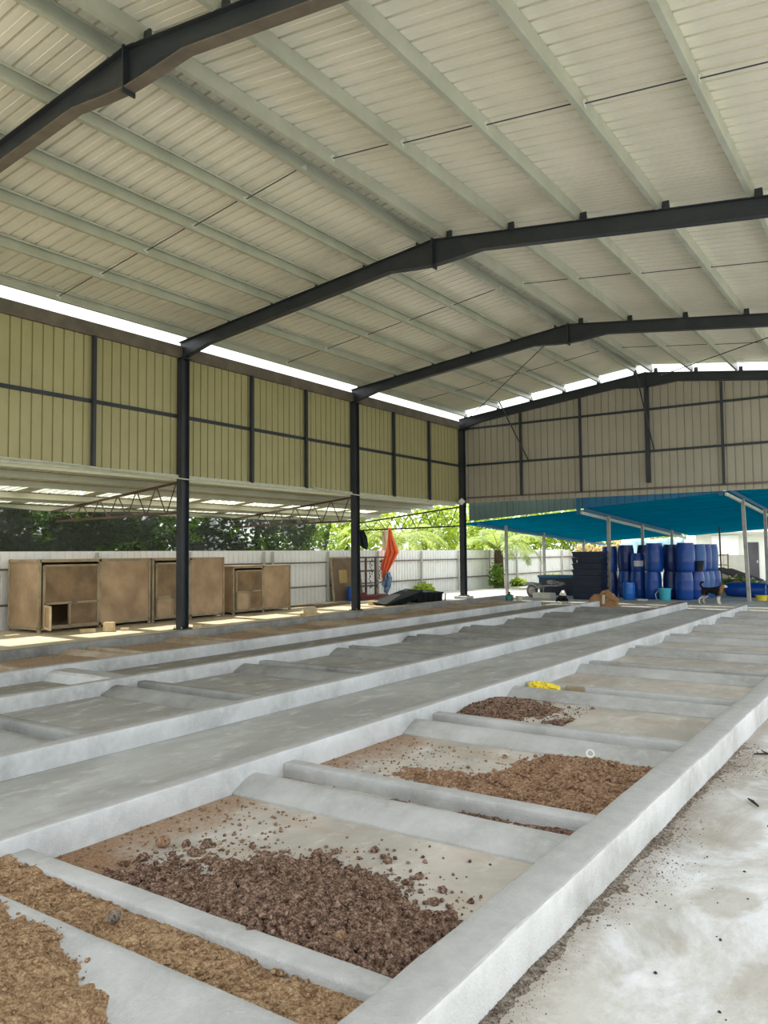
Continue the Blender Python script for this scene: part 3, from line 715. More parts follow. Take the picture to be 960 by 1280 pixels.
def drum_mesh(r=.285, h=.93):
    k = r/.285; j = h/.93
    return MB().lathe([(0, 0), (.235*k, 0), (.255*k, .02*j), (.272*k, .12*j), (.283*k, .3*j), (.287*k, .33*j), (.284*k, .36*j), (.288*k, .5*j), (.284*k, .62*j), (.287*k, .65*j), (.281*k, .68*j), (.268*k, .82*j), (.25*k, .9*j), (.252*k, .93*j), (.236*k, .93*j), (.232*k, .905*j), (0, .905*j)], 28)
def drum(lab, loc, mt='drum', r=.285, h=.93, rot=None, group='blue drums stacked under the blue roof', label_paper=False):
    t = thing('plastic_drum', lab, 'drum', loc, random.uniform(0, 6), group)
    if rot: t.rotation_euler = rot
    drum_mesh(r, h).build('body', M[mt], t, smooth=True)
    for s in (-1, 1): MB().lathe([(0, 0), (.03, 0), (.03, .03), (0, .03)], 12, (s*r*.5, 0, h-.03)).build('bung', M['drum_dark'], t)
    return t
drum('small faded blue drum in front of the leaning plywood board', (-16.5, 22.05, 0), 'drum', .17, .5, None, 'drums by the fence')

# red based rack with hanging strands
rk_ = thing('steel_rack', 'dark open steel rack with red base by the fence', 'rack', (-16.6, 22.6, 0))
for y in (.0, .45, 1.05): MB().box(-.03, .03, y-.03, y+.03, .1, 1.5).build('upright', M['truss'], rk_)
for z in (.48, 1.02, 1.5): MB().box(-.025, .025, -.1, 1.1 if z < 1.4 else 1.75, z-.03, z+.03).build('crossbar', M['truss'], rk_)
MB().box(-.15, .3, -.25, 1.45, 0, .16).build('base', M['red'], rk_, bevel=.01)
MB().box(-.1, .2, -.2, .2, .16, .27).build('base_block', M['red'], rk_, bevel=.01)
for j, (yy, zz) in enumerate(((.62, 1.42), (1.3, 1.4))):
    mb = MB(); rr = random.Random(j)
    for i in range(26): mb.clod((rr.uniform(-.03, .03), yy+rr.uniform(-.09, .09)-(.012*i if j else 0), zz-i*.04), .028, rr)
    tag(mb.build('dark_strands', M['twig'], loc=(-16.5, 22.6, 0)), 'dark chain-like strand hanging at the steel rack, ' + ('right of it' if j else 'inside it'), 'chain')
# bricks on the floor
def brick(lab, x, y, rz, s=(.24, .11, .09), z=0, mt='brick'):
    o = MB().box(-s[0]/2, s[0]/2, -s[1]/2, s[1]/2, 0, s[2]).build('brick', M[mt], bevel=.008, loc=(x, y, z), rot=(0, 0, rz)); tag(o, lab, 'brick')
brick('upright pale block standing before the cages at left', -14.75, 10.9, .6, (.22, .16, .2))
brick('pale flat brick left of the upright block before cages', -14.95, 10.5, 1.2, (.32, .12, .08))
brick('small pale brick right of the upright block before cages', -14.6, 11.2, .9, (.18, .11, .06))
brick('lower pale brick of the little heap between left columns', -13.5, 16.2, 1.4, (.5, .2, .09)); brick('upper pale brick of the little heap between left columns', -13.5, 16.22, 1.1, (.34, .14, .09), .09)
brick('reddish brick beside the first column base', -13.45, 12.3, .4, (.22, .2, .1))
brick('reddish brick lying below the orange cloth', -14.55, 20.6, .3, (.3, .16, .14))
for x, y, L, a, i in ((-16.2, 19.3, 1.5, 1.5, 0), (-16.0, 20.3, 1.9, 1.62, 1), (-15.6, 19.9, 2.0, 1.7, 2)):
    o = MB().box(-L/2, L/2, -.06, .06, 0, .05).build('timber_plank', M['ply'], bevel=.004, loc=(x, y, 0), rot=(0, 0, a))
    tag(o, ['brown plank on the ground nearest to the fence boards', 'brown plank lying before the leaning plywood board', 'brown plank lying closest to the second column'][i], 'plank')

# cloths hanging from the far truss
def cloth(name, lab, mt, prof, x0, y0, folds, amp, cat='cloth'):
    rings = []
    n = 24
    for z, c, w in prof:
        ring = []
        for k in range(n+1):
            s = k/n-.5
            ring.append((x0+c+s*w*.82, y0+s*w*.55+amp*math.sin(s*folds*math.pi*2+z*2)*(.25+w), z))
        rings.append(ring)
    # refine vertically
    fine = []
    for a, b in zip(rings, rings[1:]):
        for q in range(4):
            t = q/4; fine.append([tuple(a[i][j]*(1-t)+b[i][j]*t for j in range(3)) for i in range(n+1)])
    fine.append(rings[-1])
    o = MB().strip(fine, closed=False).build(name, M[mt], smooth=True); s = o.modifiers.new('Solid', 'SOLIDIFY'); s.thickness = .008
    return tag(o, lab, cat)
cloth('hanging_cloth', 'bright orange cloth hanging from the dark far truss', 'orange', [(2.6, .17, .06), (2.2, .2, .22), (1.9, .24, .4), (1.68, .26, .52), (1.2, .05, .4), (.8, -.12, .26), (.45, -.2, .08)], -16.95, 24.86, 3.0, .1)
cloth('hanging_cloth', 'blue patterned cloth slumped below the orange cloth', 'denim', [(.95, .1, .1), (.7, .08, .3), (.35, -.1, .46), (.12, -.32, .6), (.02, -.42, .66)], -17.0, 24.9, 2.2, .1)
cloth('hanging_cloth', 'beige cloth strip hanging behind the orange cloth', 'beige_cloth', [(2.55, 0, .34), (2.1, .02, .3), (1.6, .0, .36), (1.2, -.05, .26)], -17.3, 25.35, 1.2, .06)
cloth('hanging_cloth', 'small black cloth scrap hanging from the dark far truss', 'black_plastic', [(2.55, 0, .2), (2.25, .05, .34), (1.95, .1, .3), (1.8, .2, .06)], -18.15, 24.95, 1.5, .08)

# shade net behind the lean-to
nt = MB(); rows = []
for j in range(7):
    z = 1.72+j*.19
    rows.append([(-18.45+.12*math.sin(y*1.3+j*.5)+.05*noise.noise(Vector((y, z*3, 0))), y, z+(.05*math.sin(y*.9) if j in (0, 6) else 0)) for y in [4+.25*i for i in range(78)]])
nt.strip(rows, closed=False)
tag(nt.build('shade_net', M['net'], smooth=True), 'black shade net sagging above the fence behind the lean-to', 'net')

# ------------------------------------------------------------------ plants
def leaves(mb, rnd, c, rad, n, size, shell=.55):
    for _ in range(n):
        while True:
            v = Vector((rnd.uniform(-1, 1), rnd.uniform(-1, 1), rnd.uniform(-1, 1)))
            if shell < v.length < 1: break
        p = Vector(c)+Vector((v.x*rad[0], v.y*rad[1], v.z*rad[2]))
        a = Vector((rnd.uniform(-1, 1), rnd.uniform(-1, 1), rnd.uniform(-.8, .4))).normalized()
        b = a.cross(Vector((rnd.uniform(-1, 1), rnd.uniform(-1, 1), rnd.uniform(.2, 1)))).normalized()
        L = size*rnd.uniform(.6, 1.3); w = L*.33; d = a.cross(b)*w*.35
        mb.add([p, p+a*L*.5+b*w+d, p+a*L, p+a*L*.5-b*w+d], [(0, 1, 2), (0, 2, 3)])
def tree(name, lab, loc, blobs, mt, size, n, sd, cat='tree', trunk=True, group=None):
    rnd = random.Random(sd); t = thing(name, lab, cat, loc, 0, group)
    mb = MB()
    for c, r in blobs: leaves(mb, rnd, c, r, n, size)
    mb.build('foliage', M[mt], t)
    if trunk:
        k = MB(); top = blobs[0][0]
        k.tube([(0, 0, -.1), (.05, .03, top[2]*.5), (top[0], top[1], top[2])], [.12, .09, .05], 8)
        for c, r in blobs[1:3]: k.tube([(.05, .03, top[2]*.5), (c[0], c[1], c[2])], [.05, .02], 6)
        k.build('trunk', M['bark'], t)
    return t
lt_y = [5.6, 8.4, 11.0, 13.6, 16.2, 18.8, 21.4, 24.2]
where = ['at the far left frame edge', 'left of the first truss end', 'behind the first truss end', 'behind the first left column', 'between the two left columns', 'left of the second column', 'behind the second column', 'right of the black cloth scrap']
for i, y in enumerate(lt_y):
    r = random.Random(i+40)
    x = -20.6+r.uniform(-.6, .3)
    bl = [((0, 0, 2.7), (1.3, 1.6, 1.2)), ((.3, .8, 1.8), (1.1, 1.3, 1.0)), ((.2, -.8, 2.1), (1.1, 1.2, 1.1)), ((-.8, .2, 3.9), (1.5, 1.7, 1.2)), ((.5, .1, 1.0), (.9, 1.5, .8))]
    tree('leafy_tree', f'dark leafy tree beyond the fence, {where[i]}', (x, y, 0), bl, 'leaf_dark' if i < 7 else 'leaf_mid', .2, 520, i, group='trees beyond the left fence')
for i, y in enumerate((7, 13, 19)):
    bl = [((0, 0, 3.2), (1.6, 3.2, 2.4)), ((-.5, 1.5, 5), (1.5, 2.6, 1.8)), ((0, -1.5, 1.6), (1.2, 2.4, 1.4))]
    tree('leafy_tree', f'tall tree in the second row beyond the fence, {ORD[i]} from left', (-24, y, 0), bl, 'leaf_mid', .42, 1500, 60+i, group='trees beyond the left fence')
# sunlit bushes at the back
spots = [(-23.5, 31, 'leaf_lime'), (-22, 36, 'leaf_lime'), (-21.5, 40.5, 'leaf_lime'), (-19.8, 44, 'leaf_lime'), (-18.2, 46.5, 'leaf_lime'), (-15.8, 47.5, 'leaf_lime'), (-13.6, 48, 'leaf_lime')]
for i, (x, y, mt) in enumerate(spots):
    r = random.Random(i+90)
    bl = [((0, 0, 2.6), (1.8, 1.8, 1.6)), ((.8, -.6, 1.6), (1.3, 1.3, 1.2)), ((-1, .5, 3.6), (1.6, 1.6, 1.4)), ((.6, .9, 3.2), (1.4, 1.4, 1.3)), ((0, -.5, .9), (1.6, 1.4, .9))]
    tree('sunlit_bush', f'sunny yellow-green bush beyond the yard fence, {ORD[i]} from the left', (x, y, 0), bl, mt, .26, 620, 70+i, 'bush', group='sunlit bushes behind the yard')
# dry vine tangle over the back fence
dv = thing('dry_vine', 'dry straw-coloured vine tangle hanging over the back fence', 'vine', (-14.3, 43.8, 0))
rnd = random.Random(3); mb = MB()
for c, r in (((-1.6, 0, 1.75), (.9, .35, .35)), ((.2, 0, 1.9), (1.0, .4, .4)), ((1.8, .1, 1.95), (1.0, .4, .45)), ((.9, -.15, 1.3), (.35, .12, .5)), ((-.7, -.15, 1.25), (.25, .12, .5))): leaves(mb, rnd, c, r, 260, .22, .1)
mb.build('dry_leaves', M['leaf_dry'], dv)
mb = MB()
for i in range(9):
    x = rnd.uniform(-2, 2.3); mb.tube([(x, .1, .2), (x+rnd.uniform(-.5, .5), -.15, 1.1), (x+rnd.uniform(-.9, .9), -.1, 1.9)], .018, 5)
mb.build('stem', M['bark'], dv)
# palm
def palm(lab, loc, h, fronds, L, sd, mt='palm'):
    rnd = random.Random(sd); t = thing('palm_tree', lab, 'palm', loc)
    k = MB(); k.tube([(0, 0, -.05), (.02, .0, h*.5), (0, .03, h)], [.26, .22, .2], 12)
    for i in range(int(h/.12)): k.tube([(0, 0, i*.12+.05), (0, 0, i*.12+.1)], [.27-.03*i*.12, .24-.03*i*.12], 12)
    k.build('trunk', M['bark'], t)
    for i in range(fronds):
        az_ = 2*math.pi*i/fronds+rnd.uniform(-.2, .2); el = rnd.uniform(.35, 1.25); l = L*rnd.uniform(.85, 1.15)
        d = Vector((math.cos(az_), math.sin(az_), 0)); side = Vector((-d.y, d.x, 0))
        pts = []; N = 16
        p = Vector((0, 0, h)); ang = el
        for q in range(N+1):
            pts.append(p.copy()); p += (d*math.cos(ang)+Vector((0, 0, 1))*math.sin(ang))*(l/N); ang -= 1.9/N*(1+q/N)*.72
        fm = MB(); fm.tube(pts, [.022*(1-q/N*.8) for q in range(N+1)], 5)
        for q in range(2, N*3):
            u = q/3; a0 = int(min(u, N-1)); f_ = u-a0; c = pts[a0].lerp(pts[min(a0+1, N)], f_)
            tg = (pts[min(a0+1, N)]-pts[a0]).normalized()
            ll = .62*math.sin(math.pi*min(1, .12+.86*u/N))**.6*rnd.uniform(.85, 1.1)
            for s in (-1, 1):
                e = c+side*s*ll*.72+tg*ll*.45+Vector((0, 0, -ll*rnd.uniform(.15, .5)))
                mid = c.lerp(e, .5)+Vector((0, 0, ll*.08)); wv = tg*.02
                fm.add([c-wv, c+wv, mid+wv*1.4, mid-wv*1.4, e], [(0, 1, 2, 3), (3, 2, 4)])
        fm.build('frond', M[mt], t)
    return t
palm('pale green palm with drooping fronds inside the yard fence', (-16.45, 33.4, 0), 1.75, 13, 2.6, 11)
palm('large palm with sunlit fronds beyond the fence', (-19.6, 29.3, 0), 2.0, 15, 3.0, 12)
iv = thing('ivy_clump', 'dark ivy clump wrapping the palm stump in the yard', 'ivy', (-16.35, 32.9, 0))
mb = MB(); leaves(mb, rnd, (0, 0, .55), (.36, .36, .62), 420, .15, .5); mb.build('foliage', M['leaf_mid'], iv)
MB().tube([(0, .1, -.02), (0, .1, .8)], .08, 6).build('stem', M['bark'], iv)
for i, (x, y, s) in enumerate(((-15.0, 36.5, .42), (-14.2, 38.2, .5), (-16.3, 35.2, .28), (-16.7, 27.2, .3))):
    b = thing('grass_tuft', ['bright green weed tuft left of the thin yard post', 'bright green weed tuft right of the thin yard post', 'small weed tuft by the ivy clump', 'small weed tuft behind the black trays'][i], 'weeds', (x, y, 0))
    mb = MB(); leaves(mb, rnd, (0, 0, s*.6), (s*1.3, s*1.3, s*.8), 300, .2, .1); mb.build('foliage', M['leaf_lime'], b)

# ------------------------------------------------------------------ blue roof beyond the gable
def bz(x, y): return 3.02+.07*(x+9.4)-.05*(y-25.1)
def bsheet(mb, x0, x1, y0, y1, dz):
    p = ribs(y0, y1, .3, .22, .05)
    mb.strip([[(x, y, bz(x, y)+dz+d) for y, d in p] for x in (x0, x1)], closed=False)
br = thing('blue_shade_roof', 'wide blue corrugated shade roof beyond the far end wall', 'roof')
mb = MB(); bsheet(mb, -14.0, -9.35, 25.45, 38, 0); mb.build('roof_sheet', M['blue_roof'], br).modifiers.new('Solid', 'SOLIDIFY').thickness = .004
mb = MB(); bsheet(mb, -9.45, -4.85, 25.4, 40, .09); mb.build('roof_sheet', M['blue_roof'], br).modifiers.new('Solid', 'SOLIDIFY').thickness = .004
mb = MB(); bsheet(mb, -4.95, 1.5, 25.4, 40, .22); mb.build('roof_sheet', M['blue_roof'], br).modifiers.new('Solid', 'SOLIDIFY').thickness = .004
for x, dz in ((-13.3, 0), (-9.4, .0), (-4.9, .09)):
    MB().beam((x, 25.3, bz(x, 25.3)+dz-.08), (x, 39, bz(x, 39)+dz-.08), .07, .09).build('cream_beam', M['cream_rail'] if x > -13 else M['blue_paint'], br)
for x, za, zb in ((-9.4, -.02, .16), (-4.9, .1, .3)):
    MB().prism([(25.4, bz(x, 25.4)+za), (38, bz(x, 38)+za), (38, bz(x, 38)+zb), (25.4, bz(x, 25.4)+zb)], lambda u, v, q: (x+.04+q, u, v), 0, .01).build('fascia', M['blue_paint'], br)
for x, z0, z1 in ((-9.5, 2.9, 3.75), (-5.05, 3.3, 3.78)):
    MB().box(x-.06, x+.06, GY+.2, GY+.3, z0, z1).build('hanger', M['blue_paint'], br)
fa = MB(); p = ribs(-13.6, -9.4, .22, .18, .02)
fa.strip([[(s, GY+.24+d, bz(s, 25.06)+.05) for s, d in p], [(s, GY+.24+d, 3.46) for s, d in p]], closed=False)
tag(fa.build('skirt_sheet', sheet('teal grey sheet', S(96, 122, 122), S(112, 136, 134), .5, .1)), 'teal-grey skirt sheet hanging under the far end wall', 'sheet').modifiers.new('Solid', 'SOLIDIFY').thickness = .004
sk = MB(); p = ribs(-9.62, .3, .24, .2, .02)
sk.strip([[(s, GY+.3+d, bz(s, 25.06)+(.05 if s < -4.9 else .18)) for s, d in p], [(s, GY+.3+d, min(3.62, bz(s, 25.06)+.55)) for s, d in p]], closed=False)
tag(sk.build('skirt_sheet', M['blue_paint']), 'blue skirt sheet closing the gap above the right blue roof', 'sheet').modifiers.new('Solid', 'SOLIDIFY').thickness = .004
def post(lab, x, y, top, dx=0, w=.1, mt='galv_post'):
    t = thing('steel_post', lab, 'post', (x, y, 0), 0, 'posts of the blue roof')
    MB().beam((0, 0, 0), (dx, 0, top), w, w).build('shaft', M[mt], t, bevel=.008)
    MB().box(-.1, .1, -.1, .1, 0, .015).build('base_plate', M[mt], t)
post('thin grey post by the teal jug at the bed end', -13.08, 27.25, bz(-13.08, 27.25)-.0)
post('thin pinkish post before the back fence, second from left', -13.25, 31.2, bz(-13.2, 31.2), 0, .1)
post('thin far post above the dark crate stack', -13.3, 36.0, bz(-13.2, 36), 0, .1)
post('grey post rising in front of the left blue drums', -9.2, 27.35, bz(-9.2, 27.3)-.05, .02, .11)
post('grey post rising behind the middle drums', -9.05, 30.9, bz(-9.3, 30.6)-.08)
post('farthest grey post behind the stacked drums', -8.8, 34.2, bz(-9, 34)-.08)
post('leaning grey post right of the dog', -4.75, 27.6, bz(-4.9, 27.5)+.08, -.1, .11)
post('grey post at the right frame edge', -4.72, 31.1, bz(-4.9, 31)+.08, -.02, .11)
post('dark thin post before the white house', -7.35, 36.5, bz(-7.3, 36.5)+.16, -.04, .06, 'truss')
post('pale thin post right of the dark house door', -5.6, 40.0, 2.75, 0, .09, 'cream_rail')

def sack(name, L, w, h, mt, lab, loc, rot, sd, cr=.35):
    rings = []
    for i in range(17):
        u = i/16; ring = []
        for k in range(16):
            a = 2*math.pi*k/16; q = math.sin(math.pi*(.1+.8*u))**.6
            n1 = noise.noise(Vector((u*4+sd, math.cos(a)*1.5, math.sin(a)*1.5))); n2 = noise.noise(Vector((u*11+sd, math.cos(a)*4, math.sin(a)*4)))
            f = q*(1+cr*n1*1.6+cr*n2)
            ring.append(((u-.5)*L*(1+.1*n2), w*f*math.cos(a), max(0, h*.55+h*.55*f*math.sin(a))))
        rings.append(ring)
    return tag(MB().strip(rings).build(name, M[mt], smooth=False, loc=loc, rot=rot), lab, 'sack')

# ------------------------------------------------------------------ drums, crates and odds and ends
drum('blue drum, bottom row, leftmost beside the crate stack', (-9.5, 28.35, 0), 'drum_dark')
drum('blue drum, bottom row, second from left', (-8.9, 28.3, 0))
drum('blue drum, bottom row, below the drum with paper label', (-8.36, 27.95, 0))
drum('large blue drum, bottom row, right of small lidded drum', (-7.76, 27.6, 0))
drum('blue drum, bottom row, behind the turquoise bucket', (-7.3, 28.15, 0), 'drum_dark')
drum('large blue drum, bottom row, right of turquoise bucket', (-6.72, 27.55, 0))
drum('blue drum, bottom row, second one back on right end', (-6.5, 28.15, 0))
drum('faded blue drum, bottom row, third one back on right end', (-6.46, 28.74, 0), 'drum_pale')
drum('faded blue drum, bottom row, fourth one back on right end', (-6.41, 29.33, 0), 'drum_pale')
drum('blue drum, bottom row, last one back on right end', (-6.33, 29.92, 0))
T = .93
drum('blue drum, upper row, leftmost beside the crate stack', (-9.5, 28.35, T-.04), 'drum')
drum('blue drum, upper row, second from left behind the post', (-8.9, 28.3, T), 'drum_dark')
pl = drum('blue drum carrying a white paper label', (-8.36, 27.95, T-.02), 'drum', .26, .66)
lb = MB(); a0 = -math.pi/2-.05
lb.strip([[(.274*math.cos(a0+.62*(k/8-.5)*2), .274*math.sin(a0+.62*(k/8-.5)*2), z) for k in range(9)] for z in (.2, .4)], closed=False)
pl.rotation_euler = (0, 0, R(22)); tag(lb.build('paper_label', M['white'], pl), 'white paper label')
lb2 = pl.children[-1].modifiers.new('Solid', 'SOLIDIFY'); lb2.thickness = .003
drum('large blue drum, upper row, above middle of stack', (-7.7, 27.6, T+.0), 'drum', .3, .98)
drum('blue drum, upper row, dark one behind the gap', (-7.28, 28.15, T), 'drum_dark')
drum('large blue drum, upper row, right of the centre', (-6.66, 27.55, T), 'drum', .3, .98)
drum('blue drum, upper row, second one back on right end', (-6.44, 28.2, T), 'drum_pale')
drum('blue drum, upper row, third one back on right end', (-6.38, 28.8, T))
drum('greyish blue drum, upper row, last one back on right end', (-6.3, 29.4, T), 'drum_pale')
drum('small bright blue lidded drum on the floor before the stack', (-8.4, 26.95, 0), 'drum_small', .205, .58)
drum('dark blue drum, upper row, behind the labelled drum', (-8.3, 28.6, T), 'drum_dark')
sd_ = drum('long blue drum lying on its side at right', (-5.9, 30.1, .26), 'drum', .26, 1.32, (R(90), 0, R(84)))
# small dark tub wedged in the upper row
tb = thing('dark_tub', 'dark open tub tipped between upper drums at right end', 'tub', (-6.28, 27.72, .96), 0)
MB().lathe([(0, 0), (.13, 0), (.17, .32), (.18, .34), (.165, .34), (.13, .03), (0, .03)], 20).build('body', M['navy_plastic'], tb, smooth=True)
MB().tube([(-.17, 0, .33), (-.22, -.06, .2), (-.2, -.06, .02)], .012, 6).build('handle', M['grey_metal'], tb)
# bucket
bk = thing('bucket', 'turquoise plastic bucket before the blue drums', 'bucket', (-7.23, 27.05, 0))
MB().lathe([(0, 0), (.165, 0), (.195, .36), (.215, .36), (.215, .4), (.198, .4), (.168, .02), (0, .02)], 24).build('body', M['teal'], bk, smooth=True)
MB().tube([(-.2, 0, .34), (-.3, -.05, .2), (-.27, -.05, .03), (-.2, -.03, .02)], .012, 6).build('handle', M['foam'], bk)
# crates
for i in range(8):
    c = thing('plastic_crate', f'dark plastic crate, {"bottom one" if i == 0 else "topmost" if i == 7 else ORD[i] + " from the bottom"} of the tall stack', 'crate', (-9.63+(i % 2)*.012, 26.6, i*.206), R(.4*((i*7) % 3-1)), 'stacked dark crates')
    b = MB(); w, d, h, t = .5, .35, .19, .015
    b.box(-w+.03, w-.03, -d+.03, d-.03, 0, t)
    for s in (-1, 1):
        b.prism([(-d+.03, 0), (d-.03, 0), (d, h), (-d, h)], lambda u, v, q: (s*(w-.03+.03*v/h)+q, u, v), -t/2, t/2)
        b.prism([(-w+.03, 0), (w-.03, 0), (w, h), (-w, h)], lambda u, v, q: (u, s*(d-.03+.03*v/h)+q, v), -t/2, t/2)
    b.build('body', M['navy_plastic'], c)
    rm = MB()
    for s in (-1, 1): rm.box(-w-.02, w+.02, s*d-.02, s*d+.02, h-.03, h+.01); rm.box(s*w-.02, s*w+.02, -d, d, h-.03, h+.01)
    rm.build('rim', M['navy_plastic'], c, bevel=.004)
    if i == 6: MB().box(-.32, -.29, -d-.035, -d-.02, .03, .12).build('tag', M['cream_plastic'], c)
# tank
tk = thing('water_trough', 'dark blue trough with teal rim behind the wheelbarrow', 'trough', (-11.6, 28.9, 0))
MB().prism([(-.7, 0), (.8, 0), (.85, .74), (-.75, .74)], lambda u, v, q: (u, q, v), -.4, .4).build('body', M['navy_plastic'], tk)
rm = MB()
for s in (-1, 1): rm.box(-.78, .88, s*.4-.03, s*.4+.03, .66, .75)
rm.box(-.78, -.72, -.4, .4, .66, .75); rm.box(.82, .88, -.4, .4, .66, .75); rm.build('rim', M['blue_paint'], tk)
wp = MB().tube([(0, 0, 0), (0, 0, 1.5)], .06, 10).build('white_pipe', M['white'], loc=(-10.35, 27.6, 0)); tag(wp, 'upright white plastic pipe left of the crate stack', 'pipe')
# wheelbarrow lying by the trough
wbw = thing('wheelbarrow', 'grey wheelbarrow tipped beside the blue trough', 'wheelbarrow', (-11.95, 27.0, 0), R(-12))
wh = MB(); wh.tube([(.2*math.cos(t*math.pi/12), 0, .23+.2*math.sin(t*math.pi/12)) for t in range(25)], .05, 8, False); 
wo = wh.build('wheel', M['rubber'], wbw, smooth=True)
MB().tube([(0, -.045, .23), (0, .045, .23)], .15, 16).build('hub', M['grey_metal'], wo)
MB().prism([(-.3, .44), (-.15, .54), (.2, .5), (.42, .36), (.4, .33), (.18, .45), (-.14, .49), (-.28, .41)], lambda u, v, q: (u, q, v), -.2, .2).build('tray', M['grey_metal'], wbw)
MB().tube([(.0, .1, .23), (.4, .12, .42), (1.2, .14, .44)], .018, 8).tube([(.0, -.1, .23), (.4, -.12, .42), (1.2, -.14, .44)], .018, 8).build('handle', M['grey_metal'], wbw)
MB().tube([(.4, .1, .4), (.42, .12, .0)], .016, 6).tube([(.4, -.1, .4), (.42, -.12, .0)], .016, 6).build('leg', M['grey_metal'], wbw)
o = MB().box(-.36, .36, -.2, .2, 0, .19).build('foam_block', M['foam'], bevel=.015, loc=(-11.3, 26.55, 0), rot=(0, 0, R(-10))); tag(o, 'pale foam block on the ground below the wheelbarrow', 'block')
sack('grey_sack', .68, .16, .13, 'grey_metal', 'crumpled grey sack draped over the wheelbarrow handles', (-11.0, 26.88, .46), (0, R(6), R(-10)), 7.1, .6)
# jug and pot at the end of the left beds
jg = thing('plastic_jug', 'dark teal jug with reddish cap at the bed end', 'jug', (-11.36, 23.8, 0))
MB().lathe([(0, 0), (.12, 0), (.125, .02), (.125, .2), (.1, .25), (.04, .28), (.04, .31), (0, .31)], 20).build('body', M['teal_dark'], jg, smooth=True)
MB().lathe([(0, .3), (.045, .3), (.045, .35), (0, .35)], 14).build('cap', M['red'], jg)
MB().tube([(.1, 0, .24), (.16, 0, .22), (.16, 0, .12), (.12, 0, .1)], .014, 6).build('handle', M['teal_dark'], jg)
pt = thing('plastic_pot', 'cream plastic pot beside the dark teal jug', 'pot', (-11.02, 23.85, 0))
MB().lathe([(0, 0), (.08, 0), (.105, .19), (.118, .19), (.118, .215), (.1, .215), (.075, .02), (0, .02)], 20).build('body', M['cream_plastic'], pt, smooth=True)
MB().lathe([(.106, .175), (.122, .175), (.122, .2), (.106, .2)], 20).build('rim', M['cream_plastic'], pt)
# crumpled cardboard box
cb = thing('cardboard_box', 'crumpled brown cardboard box on the bed before the drums', 'box', (-8.05, 23.45, .0), R(8))
mb = MB(); rr = random.Random(12)
def cr(v, a=.025): return (v[0]+rr.uniform(-a, a), v[1]+rr.uniform(-a, a), max(0, v[2]+rr.uniform(-a, a)))
front = [(-.46, -.25, 0), (.44, -.28, 0), (.4, -.2, .2), (.28, -.22, .3), (.06, -.2, .34), (-.1, -.18, .27), (-.32, -.2, .3), (-.42, -.2, .2)]
back = [(-.4, .25, 0), (.4, .25, 0), (.36, .2, .22), (.25, .16, .36), (.05, .12, .47), (-.12, .12, .36), (-.28, .16, .36), (-.38, .2, .2)]
mb.strip([[cr(v) for v in front], [cr(((a[0]+b[0])/2, 0, (a[2]+b[2])/2*1.12)) for a, b in zip(front, back)], [cr(v) for v in back]])
mb.build('body', M['card'], cb)
MB().prism([(-.2, .3), (.18, .36), (.12, .5), (-.05, .46)], lambda u, v, q: (u, -.1+q+v*.2, v), 0, .012).build('flap', M['card'], cb)
MB().prism([(.1, .28), (.42, .16), (.5, .22), (.3, .36)], lambda u, v, q: (u, -.26+q, v), 0, .012).build('flap', M['card'], cb)
MB().box(-.02, .06, -.3, -.288, .03, .3).build('tape', M['cream_plastic'], cb, rot=(R(-10), 0, 0))
o = MB().box(-.16, .16, -.05, .05, 0, .05).build('foam_scrap', M['white'], bevel=.01, loc=(-7.85, 26.6, 0)); tag(o, 'white foam scrap on the floor before the drums', 'scrap')
# yellow sack by the fourth divider
sack('plastic_sack', .4, .075, .095, 'yellow', 'bright yellow crumpled sack tucked between the dividers', (-3.72, 8.68, .03), (0, 0, R(-12)), 3.3, .4)
ss = MB().box(-.11, .11, -.012, .012, 0, .09); o = ss.build('sack_scrap', M['grey_wood'], loc=(-3.38, 8.79, .02), rot=(R(12), 0, R(-2))); tag(o, 'grey-brown sacking scrap right of the yellow sack', 'scrap')
# yellow tub by the leaning post
yt = thing('yellow_tub', 'small yellow tub on the ground by the leaning post', 'tub', (-4.5, 28.3, 0))
MB().lathe([(0, 0), (.15, 0), (.18, .16), (.195, .17), (.175, .17), (.145, .02), (0, .02)], 20).build('body', M['yellow'], yt, smooth=True)
MB().lathe([(.178, .145), (.2, .145), (.2, .17), (.178, .17)], 20).build('rim', M['yellow'], yt)
# black trays outside the left bed
for i, (x, y, rz, ry, z, lab) in enumerate(((-14.15, 21.35, R(80), R(12), .15, 'long black plastic tray propped at a slant beyond the left kerb'), (-14.2, 22.95, R(86), R(-2), .12, 'black plastic box standing behind the slanted tray'))):
    t = thing('black_tray', lab, 'tray', (x, y, z), rz); t.rotation_euler = (R(4), -ry, rz)
    L, W, H = (.85, .36, .2) if i == 0 else (.72, .36, .34)
    zz = -.1 if i == 0 else -.12
    MB().box(-L, L, -W, W, zz, zz+H).build('body', M['black_plastic'], t, bevel=.015)
    rm = MB()
    for s in (-1, 1): rm.box(-L-.02, L+.02, s*W-.02, s*W+.02, zz+H-.04, zz+H+.01); rm.box(s*L-.02, s*L+.02, -W, W, zz+H-.04, zz+H+.01)
    rm.build('rim', M['black_plastic'], t)
    for k in range(5): MB().box(-L+.25+k*.33, -L+.29+k*.33, -W-.02, -W, zz+.02, zz+H-.04).build('rib', M['black_plastic'], t)

